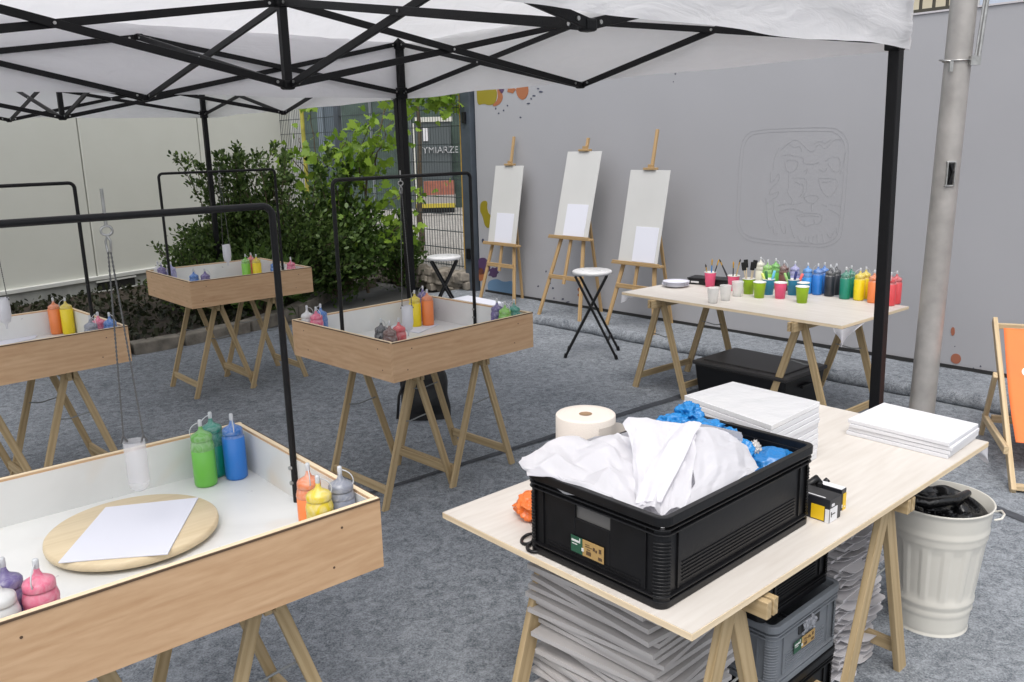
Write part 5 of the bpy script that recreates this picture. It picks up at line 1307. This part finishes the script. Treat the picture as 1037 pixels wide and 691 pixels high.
m_ = MB(); vs, fs = crumple((0, 0, 0), .075, 40, (1.0, .8, .62), 1.3, 5, .18); m_.add(vs, fs, 0, None, True); o = m_.build('blue_pouch', mat('blue_pouch_plastic', (.015, .17, .45), .3, bump=.3, bscale=20), None); o.location = cf(.575, .085, h-.062); tag(o, 'smooth blue pouch in the right end of the black crate', 'pouch')
crumpled('clear_wrapper', 'crumpled clear wrapper between the blue film and the blue pouch', 'wrapper', cf(.555, .125, h-.03), .022, 77, mat('clear_wrap', (.5, .48, .46), .15, bump=.4, bscale=70), (.8, .8, 1.3))
m_ = MB(); m_.box((0, 0, 0), (.16, .36, .10)); o = m_.build('black_filler_box', BLKPL, None, bevel=.01); o.location = cf(.54, .215, .065); o.rotation_euler = (0, 0, R(42.5)); tag(o, 'black box lying deep inside the large black crate', 'box')

# paper roll behind the crate
p = at(593, 419, ZTB+.235); rr_ = .0885
r_ = thing('paper_roll', 'large cream paper towel roll standing behind the black crate', 'paper roll', (p.x, p.y, ZTB))
m_ = MB(); m_.lathe([(.019, .0), (rr_, 0), (rr_+.0005, .004), (rr_+.0008, .12), (rr_, .232), (rr_-.003, .235), (.06, .2345), (.019, .234)], (p.x, p.y, ZTB), 56); m_.build('paper_windings', ROLLP, r_)
m_ = MB(); m_.lathe([(.0195, .235), (.0175, .235), (.0165, .22), (.0165, .01)], (p.x, p.y, ZTB), 24); m_.disc((p.x, p.y, ZTB+.15), .0165, 20); m_.build('card_core', CARDB, r_)
m_ = MB()
def tail(i, j):
    a = R(-70+60*min(1, i*1.6)); rr2 = rr_+.0015+.0*i; off = max(0, i-.55)
    x = p.x+rr2*math.cos(a)+off*.16; y = p.y+rr2*math.sin(a)+off*.10; return (x, y, ZTB+.215*(1-j*.9)*1.0-off*.06*(1-j)-.05*off)
m_.grid(tail, 30, 10); m_.build('loose_end', ROLLP, r_)

# orange bag, ring handle, boxes
p = at(533, 516, ZTB+.02); crumpled('orange_bag', 'crumpled orange plastic bag left of the large black crate', 'plastic bag', (p.x+.02, p.y, ZTB+.03), .051, 5, ORBAG, (1.0, 1.1, .66), None, freq=1.1, amp=.30)
p = at(535, 546, ZTB+.008); r_ = thing('scissors', 'black handled scissors pushed under the left end of the crate', 'scissors', (p.x, p.y, ZTB), R(20))
m_ = MB(); m_.tube([(p.x+.018*math.cos(a)-.0, p.y+.026*math.sin(a), ZTB+.008+.006*math.cos(a)) for a in [k/18*6.2832 for k in range(18)]], .0045, 8, closed=True); m_.build('finger_loop', BLKPL, r_)
m_ = MB(); m_.tube([(p.x+.016+.020*math.cos(a), p.y-.045+.024*math.sin(a), ZTB+.006) for a in [k/18*6.2832 for k in range(18)]], .0045, 8, closed=True); m_.build('finger_loop', BLKPL, r_)
m_ = MB(); m_.bar((p.x+.01, p.y-.01, ZTB+.006), (p.x+.10, p.y+.0, ZTB+.006), .012, .003, (0, 1, 0)); m_.build('blade', STEEL, r_)
def carton(label, f, ang, w, d, h_, yel):
    r_ = thing('small_carton', label, 'box', (f.x, f.y, ZTB), ang, 'small black and yellow cartons'); m_ = MB(); m_.box((w/2, d/2, h_/2+.0005), (w, d, h_)); m_.build('carton_body', mat('carton_black', (.018, .019, .024), .35), r_, bevel=.001, world=False)
    Y_ = mat('carton_yellow', (.78, .50, .01), .45); Wt = mat('carton_white', (.74, .74, .76), .45)
    m_ = MB()
    if yel == 0:
        m_.box((-.0006, d*.36, h_*.36), (.0012, d*.40, h_*.62), 0, 0); m_.box((-.0006, d*.07, h_*.30), (.0012, d*.12, h_*.58), 0, 1)
        m_.box((w*.34, -.0006, h_*.32), (w*.62, .0012, h_*.60), 0, 1); m_.box((w*.12, d*.5, h_+.0009), (.004, d*.62, .0009), 0, 1)
        m_.box((-.0006, d*.80, h_*.3), (.0012, d*.08, h_*.08), 0, 1); m_.box((-.0006, d*.78, h_*.2), (.0012, d*.14, h_*.05), 0, 1)
        m_.box((w*.25, -.0008, h_*.75), (w*.22, .0016, h_*.10), 0, 1); m_.box((w*.30, -.0014, h_*.36), (w*.30, .0008, h_*.04), 0, 2); m_.box((w*.12, -.0014, h_*.36), (w*.06, .0008, h_*.22), 0, 2)
    else:
        m_.box((w*.62, -.0006, h_*.40), (w*.66, .0012, h_*.78), 0, 0); m_.box((w*.5, d*.5, h_+.0009), (w*.96, d*.96, .0009), 0, 1); m_.box((w*.14, -.0008, h_*.22), (w*.10, .0016, h_*.14), 0, 1)
        m_.box((w*.66, -.0014, h_*.16), (w*.16, .0008, h_*.06), 0, 1)
    m_.build('printed_panel', [Y_, Wt, BLKPL], r_, world=False)
carton('black carton with yellow and white panels beside the crate', at(839.5, 530.5, ZTB), R(42), .062, .095, .066, 0)
carton('second carton with yellow end and white top behind the first', at(852, 518.5, ZTB)+Vector((.0, .004, 0)), R(42), .026, .105, .062, 1)
p = at(829, 500, ZTB+.03); r_ = thing('tape_dispenser', 'black curved tape dispenser handle between crate and carton', 'dispenser', (p.x, p.y, ZTB))
m_ = MB(); m_.tube([Vector((p.x-.03, p.y+.0, ZTB+.06)), Vector((p.x-.01, p.y+.0, ZTB+.075)), Vector((p.x+.012, p.y+.01, ZTB+.05)), Vector((p.x+.03, p.y+.015, ZTB+.066))], [.010, .012, .011, .008], 10); m_.build('handle', BLKPL, r_)
m_ = MB(); m_.bar((p.x-.025, p.y, ZTB+.002), (p.x-.0, p.y, ZTB+.068), .03, .018, (0, 1, 0)); m_.build('base', BLKPL, r_, bevel=.004)

# canvas stacks
def stack(zbot, n, th, corners_top, ztop, lab_top, lab, group, jit=.004, film_top=False, rotj=.6):
    c = sum(corners_top, Vector())/4; loc = [Vector((q.x-c.x, q.y-c.y, 0)) for q in corners_top]
    for i in range(n):
        top = i == n-1
        m_ = MB(); m_.prism(loc, (0, 0, th-.0015)); nm = 'stretched_canvas'
        a = R(random.uniform(-rotj, rotj)) if not top else 0
        o = m_.build(nm, SHRINK if (top and film_top) else CANV, None, bevel=.0015)
        j = Vector((random.uniform(-jit, jit), random.uniform(-jit, jit), 0)) if not top else Vector((0, 0, 0))
        o.location = Vector((c.x, c.y, zbot+i*th+.0005))+j; o.rotation_euler = (0, 0, a)
        tag(o, lab_top if top else lab, 'canvas', group)
def rect(u0, u1, v0, v1, rot=0):
    cu, cv = (u0+u1)/2, (v0+v1)/2; P_ = []
    for u, v in ((u0, v0), (u1, v0), (u1, v1), (u0, v1)):
        d = rotv(rot, u-cu, v-cv); q = tl(cu+d.x, cv+d.y); P_.append(Vector((q.x, q.y, 0)))
    return P_
stack(ZTB, 11, .0175, [at(*m, ZTB+.193) for m in [(781.5, 430.5), (830.5, 406.5), (742, 386), (693, 400)]], 0, 'film-wrapped white canvas on top of the tall stack behind the crate', 'white canvas inside the tall stack behind the crate, below the film-wrapped one', 'white canvases in the tall stack', .003, True, .5)
stack(ZTB, 4, .0145, [at(*m, ZTB+.058) for m in [(961.5, 448.5), (991, 429), (895, 407.5), (858.5, 424)]], 0, 'top white canvas of the low stack at the right table end', 'white canvas in the low stack at the right table end, below the top one', 'white canvases in the low stack', .006, False, 1.5)

# piles of flat cardboard sleeves below the table
def sleeve_mesh(L, Wd_, th, seed, tr_=(.02, .045), dr_=1):
    rr = random.Random(seed); m_ = MB(); 
    m_.box((0, 0, th/2), (L, Wd_, th))
    # locking tabs sticking out along the edges
    def tab(cx, cy, ang, w, d, droop):
        a = math.cos(ang), math.sin(ang); b = -a[1], a[0]
        P_ = [(-w/2, 0), (w/2, 0), (w/2-.012, d*.75), (w/2-.03, d), (-w/2+.03, d), (-w/2+.012, d*.75)]
        pts = [Vector((cx+a[0]*x+b[0]*y, cy+a[1]*x+b[1]*y, th*.6-droop*y)) for x, y in P_]; m_.prism(pts, (0, 0, -.0016))
    for k in range(2 if tr_[1] > .015 else 0):
        tab(-L/2+L*(.27+.46*k), -Wd_/2, math.pi, L*.42, rr.uniform(*tr_), rr.uniform(-.3, .3)*dr_)
    for k in range(2 if tr_[1] > .015 else 0):
        tab(-L/2, -Wd_/2+Wd_*(.27+.46*k), math.pi/2, Wd_*.40, rr.uniform(*tr_), rr.uniform(-.35, .5)*dr_)
        tab(L/2, -Wd_/2+Wd_*(.27+.46*k), -math.pi/2, Wd_*.40, rr.uniform(*tr_), rr.uniform(-.35, .5)*dr_)
    return m_
def pile(u, v, L, Wd_, n, th, z0, m, label, group, rotj, jit, toplab, seed, tr_=(.02, .045), dr_=1, fill=.42):
    random.seed(seed); protos = []
    for i in range(n):
        if len(protos) < 6:
            o = sleeve_mesh(L, Wd_, th*fill, seed*10+i, tr_, dr_).build('cardboard_sleeve', m, None); protos.append(o)
        else: o = protos[i % 6].copy(); COL.objects.link(o)
        q = tl(u+random.uniform(-jit, jit), v+random.uniform(-jit, jit)); o.location = (q.x, q.y, z0+i*th); o.rotation_euler = (R(random.uniform(-.3, .3)), R(random.uniform(-.3, .3)), TAng+R(random.uniform(-rotj, rotj)))
        tag(o, toplab if i == n-1 else label, 'cardboard sleeve', group)
pile(.30, .42, .34, .44, 28, .0212, .01, CARDG, 'grey flat cardboard sleeve in the untidy pile left under the foreground table', 'flat sleeves in the left pile', 7, .016, 'topmost grey cardboard sleeve in the pile left under the table', 3, (.002, .012), .25, .62)
pile(1.135, .345, .27, .36, 27, .0215, .01, CARDW, 'white flat cardboard sleeve in the pile right of the crate stack', 'flat sleeves in the right pile', 5, .012, 'topmost white cardboard sleeve in the pile right of the crate stack', 4)
random.seed(99)

# ------------------------------------------------------------------ trash bin
bc = Vector((1.475, 2.755, 0)); r_ = thing('trash_bin', 'cream enamelled metal trash bin with black liner at the table end', 'bin', bc, 0)
hb, rb, rt = .475, .122, .168
def rad_at(z): return rb+(rt-rb)*z/hb
m_ = MB(); prof = [(rb-.01, .004), (rb+.003, 0), (rb+.004, .010), (rb, .014)]
for z in [.02+.01*k for k in range(45)]:
    r__ = rad_at(z)
    if abs(z-.09) < .006 or abs(z-.125) < .006 or abs(z-.36) < .007 or abs(z-.385) < .007: r__ += .0035
    prof.append((r__, z))
prof += [(rt+.003, hb-.008), (rt+.005, hb-.003), (rt+.003, hb), (rt-.002, hb-.002), (rad_at(hb*.8)-.003, hb*.8), (rad_at(.3)-.003, .3)]
def flute(a, z):
    if .14 < z < .345:
        f = (a*14/math.pi/2) % 1; e = min(1, (z-.14)/.02, (.345-z)/.02); return 1+(-.022 if .22 < f < .78 else 0)*e
    return 1
m_.lathe(prof, bc, 168, 0, flute); m_.build('bin_body', BINM, r_)
for a in (R(-30), R(150)):
    m_ = MB(); c = bc+Vector((math.cos(a)*(rt+.002), math.sin(a)*(rt+.002), hb-.035)); tn = Vector((-math.sin(a), math.cos(a), 0)); on = Vector((math.cos(a), math.sin(a), 0))
    m_.tube([c-tn*.038, c-tn*.036+on*.02+Vector((0, 0, .008)), c+on*.028+Vector((0, 0, .010)), c+tn*.036+on*.02+Vector((0, 0, .008)), c+tn*.038], .0038, 8); m_.build('handle', BINM, r_)
lin = thing('bin_liner', 'shiny black bin bag bunched inside the cream bin', 'bin bag', bc+Vector((0, 0, .3)))
def liner(i, j):
    a = i*2*math.pi; rr2 = (rt-.008)*(1-j*.95); z = hb-.045+.05*noise.noise(Vector((math.cos(a)*2+j*3, math.sin(a)*2, j*3)))*(.6+j)+.06*math.exp(-((j-.35)/.2)**2)*(.5+.5*math.cos(a-2.2))-.03*j
    return bc+Vector((rr2*math.cos(a), rr2*math.sin(a), z))
m_ = MB(); m_.grid(liner, 72, 24); m_.build('liner_sheet', BINBAG, lin)
m_ = MB(); m_.tube([bc+Vector((-.14, .02, hb+.005)), bc+Vector((-.06, -.04, hb-.005)), bc+Vector((.04, -.03, hb+.004)), bc+Vector((.12, .04, hb-.004))], [.016, .02, .018, .012], 10); m_.build('bag_roll', BINBAG, lin)
m_ = MB(); vs, fs = crumple((bc.x-.02, bc.y+.05, hb-.045), .065, 12, (1.3, .8, .5), freq=1.5, amp=.4); m_.add(vs, fs, 0, None, True); m_.build('bag_bunch', BINBAG, lin)

# ------------------------------------------------------------------ big grey pole
pb_ = Vector((aty(934, 410, 4.6).x-.003, 4.6, 0)); r_ = thing('steel_pole', 'thick galvanised steel pole rising right of the tent leg', 'pole', pb_)
ptop = aty(976, 3, 4.6); ptop = pb_+(ptop-pb_)*(3.6/ptop.z)
m_ = MB(); m_.tube([pb_, ptop], [.067, .062], 40); m_.build('pole_shaft', GALV, r_)
def pz(z): return pb_.lerp(ptop, z/3.6)
m_ = MB(); m_.tube([pz(2.07)+Vector((.070*math.cos(a), .070*math.sin(a), 0)) for a in [k/28*6.2832 for k in range(28)]], .004, 8, closed=True)
c = pz(2.07); m_.tube([c+Vector((-.066, 0, 0)), c+Vector((-.108, -.03, .004)), c+Vector((-.06, -.045, -.002))], .0045, 8)
m_.box(c+Vector((.05, -.07, -.005)), (.05, .03, .045)); m_.box(c+Vector((-.06, -.055, -.03)), (.018, .012, .05)); m_.build('clamp_band', STEEL, r_)
m_ = MB(); m_.tube([c+Vector((.075, -.055, -.02)), c+Vector((.095, -.05, .3)), c+Vector((.125, -.045, 1.3))], .011, 10); m_.tube([c+Vector((.052, -.07, .0)), c+Vector((.074, -.066, .3)), c+Vector((.106, -.06, 1.3))], .006, 8); m_.build('conduit', STEEL, r_)
c = pz(1.50)+Vector((-.012, -.064, 0))
m_ = MB(); m_.box(c+Vector((-.018, -.004, 0)), (.007, .012, .125)); m_.box(c+Vector((.022, -.004, 0)), (.007, .012, .125)); m_.box(c+Vector((0, -.002, .062)), (.05, .012, .008)); m_.box(c+Vector((0, -.002, -.062)), (.05, .012, .008)); m_.build('hatch_frame', STEEL, r_, bevel=.002)
m_ = MB(); m_.box(c+Vector((0, -.002, 0)), (.030, .008, .11)); m_.tube([c+Vector((-.008, -.012, .05)), c+Vector((.008, -.014, .01)), c+Vector((-.006, -.012, -.05))], .006, 8); m_.build('hatch_opening', BLKPL, r_)
c = pz(.16); m_ = MB(); m_.tube([c+Vector((-.06, -.02, .0)), c+Vector((-.088, -.03, .0))], .018, 12); m_.tube([c+Vector((-.085, -.028, -.03)), c+Vector((-.085, -.028, .02))], .008, 8); m_.build('black_plug', BLKPL, r_)

# ------------------------------------------------------------------ deck chair
f0 = at(1026, 499, .006); r0 = at(999, 440, .006); d_ = Vector((r0.x-f0.x, r0.y-f0.y, 0)); dl = d_.length; d_.normalize(); s_ = Vector((d_.y, -d_.x, 0)); wd_ = .56
r_ = thing('deck_chair', 'wooden deck chair with orange fabric cut by the right edge', 'deck chair', (f0.x, f0.y, 0))
topv = None
best = None
for k in range(5, 140):
    L_ = k/100
    for zz in [.6+.01*q_ for q_ in range(50)]:
        q = f0+d_*L_+Vector((0, 0, zz)); 
        # keep the rail's real lean close to a deck chair's
        v = q-Vector((0, 0, HC)); cz = v.y*math.cos(PIT)-v.z*math.sin(PIT); up = v.y*math.sin(PIT)+v.z*math.cos(PIT); uu = v.x/cz*FPX; vv = -up/cz*FPX
        X_ = 518.5+math.cos(ROL)*uu+math.sin(ROL)*vv; Y_ = 345.5-math.sin(ROL)*uu+math.cos(ROL)*vv
        e = (X_-1007.5)**2+(Y_-324)**2
        if best is None or e < best[0]: best = (e, L_, zz)
LT_, ZT_ = best[1], best[2]
def rail_pt(f, side=0): return f0+d_*LT_*f+Vector((0, 0, ZT_*f))+s_*side
for sd in (0, wd_):
    m_ = MB(); m_.bar(rail_pt(0, sd), rail_pt(1, sd), .05, .024, d_); m_.build('side_rail', DECKW, r_, bevel=.004)
    piv = rail_pt(.62, sd+(.03 if sd == 0 else -.03)); rf = f0+d_*dl+s_*(sd+(.03 if sd == 0 else -.03))+Vector((0, 0, .0))
    piv = rail_pt(.62, sd-.028 if sd == 0 else sd+.028); rf = f0+d_*dl+s_*(sd-.028 if sd == 0 else sd+.028)
    m_ = MB(); m_.bar(piv+Vector((0, 0, .02)), rf, .042, .022, d_); m_.build('rear_leg', DECKW, r_, bevel=.004)
    m_ = MB(); a = f0+s_*(sd-.028 if sd == 0 else sd+.028)+Vector((0, 0, .17))+d_*.12; m_.bar(a, f0+d_*dl*.95+s_*(sd-.028 if sd == 0 else sd+.028)+Vector((0, 0, .12)), .024, .042, None); m_.build('lower_rail', DECKW, r_, bevel=.004)
m_ = MB(); m_.bar(rail_pt(.03, 0), rail_pt(.03, wd_), .045, .024, d_); m_.build('crossbar', DECKW, r_, bevel=.003)
m_ = MB(); m_.bar(rail_pt(.96, 0), rail_pt(.96, wd_), .03, .03, d_); m_.build('crossbar', DECKW, r_, bevel=.003)
m_ = MB(); m_.bar(f0+d_*dl*.9+Vector((0, 0, .125)), f0+d_*dl*.9+s_*wd_+Vector((0, 0, .125)), .03, .04, None); m_.build('crossbar', DECKW, r_, bevel=.003)
def seat(i, j):
    a = rail_pt(.955, .035+(wd_-.07)*i)-d_*.022; b = f0+d_*.28+s_*(.035+(wd_-.07)*i)+Vector((0, 0, .17)); q = a.lerp(b, j); q = q-d_*.0+Vector((0, 0, -.05*math.sin(j*math.pi)))
    w = .006*noise.noise(Vector((i*4, j*9, 0))); return q-d_*(.02+w)
m_ = MB(); m_.grid(seat, 24, 40); o = m_.build('fabric_seat', mat('orange_canvas', (.86, .20, .055), .75, var=.05, vscale=8, bump=.15, bscale=300), r_); so = o.modifiers.new('Solid', 'SOLIDIFY'); so.thickness = .003
# white printed letter fragment on the fabric
def mark(i, j):
    cx, cy = .145, .33; a = R(90+180*i); w = .010+.016*math.sin(i*math.pi); rr2 = .055+(j-.5)*w*2
    u = (cx+rr2*math.cos(a)*.9-.0); v_ = cy+rr2*math.sin(a)*.8
    q = seat(max(0, min(1, (u-.0)/(wd_-.07))), v_); return Vector(q)-d_*.006+Vector((0, 0, .002))
m_ = MB(); m_.grid(mark, 24, 3); m_.build('printed_letter', mat('print_white', (.8, .8, .8), .7), r_)

# ------------------------------------------------------------------ camera, light, sky
cam = bpy.data.cameras.new('camera'); co = bpy.data.objects.new('camera', cam); COL.objects.link(co)
cam.sensor_width = 36; cam.lens = FPX/1037*36; cam.clip_start = .05; cam.clip_end = 600
fwd = Vector((0, math.cos(PIT), -math.sin(PIT))); up0 = Vector((0, math.sin(PIT), math.cos(PIT))); rt0 = Vector((1, 0, 0))
cr_, sr_ = math.cos(ROL), math.sin(ROL); rx = rt0*cr_-up0*sr_; ux = rt0*sr_+up0*cr_
M3 = Matrix((rx, ux, -fwd)).transposed(); co.matrix_world = Matrix.Translation((0, 0, HC)) @ M3.to_4x4(); sc.camera = co

SE, SAZ = R(62), R(-172)     # sun elevation, compass heading of the light source in plan (from +Y, clockwise)
sdir = Vector((math.sin(SAZ)*math.cos(SE), math.cos(SAZ)*math.cos(SE), math.sin(SE)))
sun = bpy.data.lights.new('sun', 'SUN'); sun.energy = .6; sun.angle = R(25); sun.color = (1, .97, .93)
so = bpy.data.objects.new('sun', sun); COL.objects.link(so); so.rotation_euler = sdir.to_track_quat('Z', 'Y').to_euler(); so.location = (0, 0, 20)
w = bpy.data.worlds.new('World'); sc.world = w; w.use_nodes = True; nt = w.node_tree; bg = nt.nodes['Background']
sky = nt.nodes.new('ShaderNodeTexSky'); sky.sky_type = 'NISHITA'; sky.sun_disc = False; sky.sun_elevation = SE; sky.sun_rotation = SAZ; sky.air_density = 1; sky.dust_density = 4; sky.ozone_density = 1
hs = nt.nodes.new('ShaderNodeHueSaturation'); hs.inputs['Saturation'].default_value = .30
nt.links.new(sky.outputs[0], hs.inputs['Color']); nt.links.new(hs.outputs[0], bg.inputs['Color']); bg.inputs['Strength'].default_value = .15
sc.view_settings.view_transform = 'Standard'; sc.view_settings.look = 'None'; sc.view_settings.exposure = .66; sc.view_settings.gamma = 1
sc.cycles.max_bounces = 8; sc.cycles.transparent_max_bounces = 16; sc.cycles.diffuse_bounces = 4
try: sc.cycles.use_denoising = True
except Exception: pass
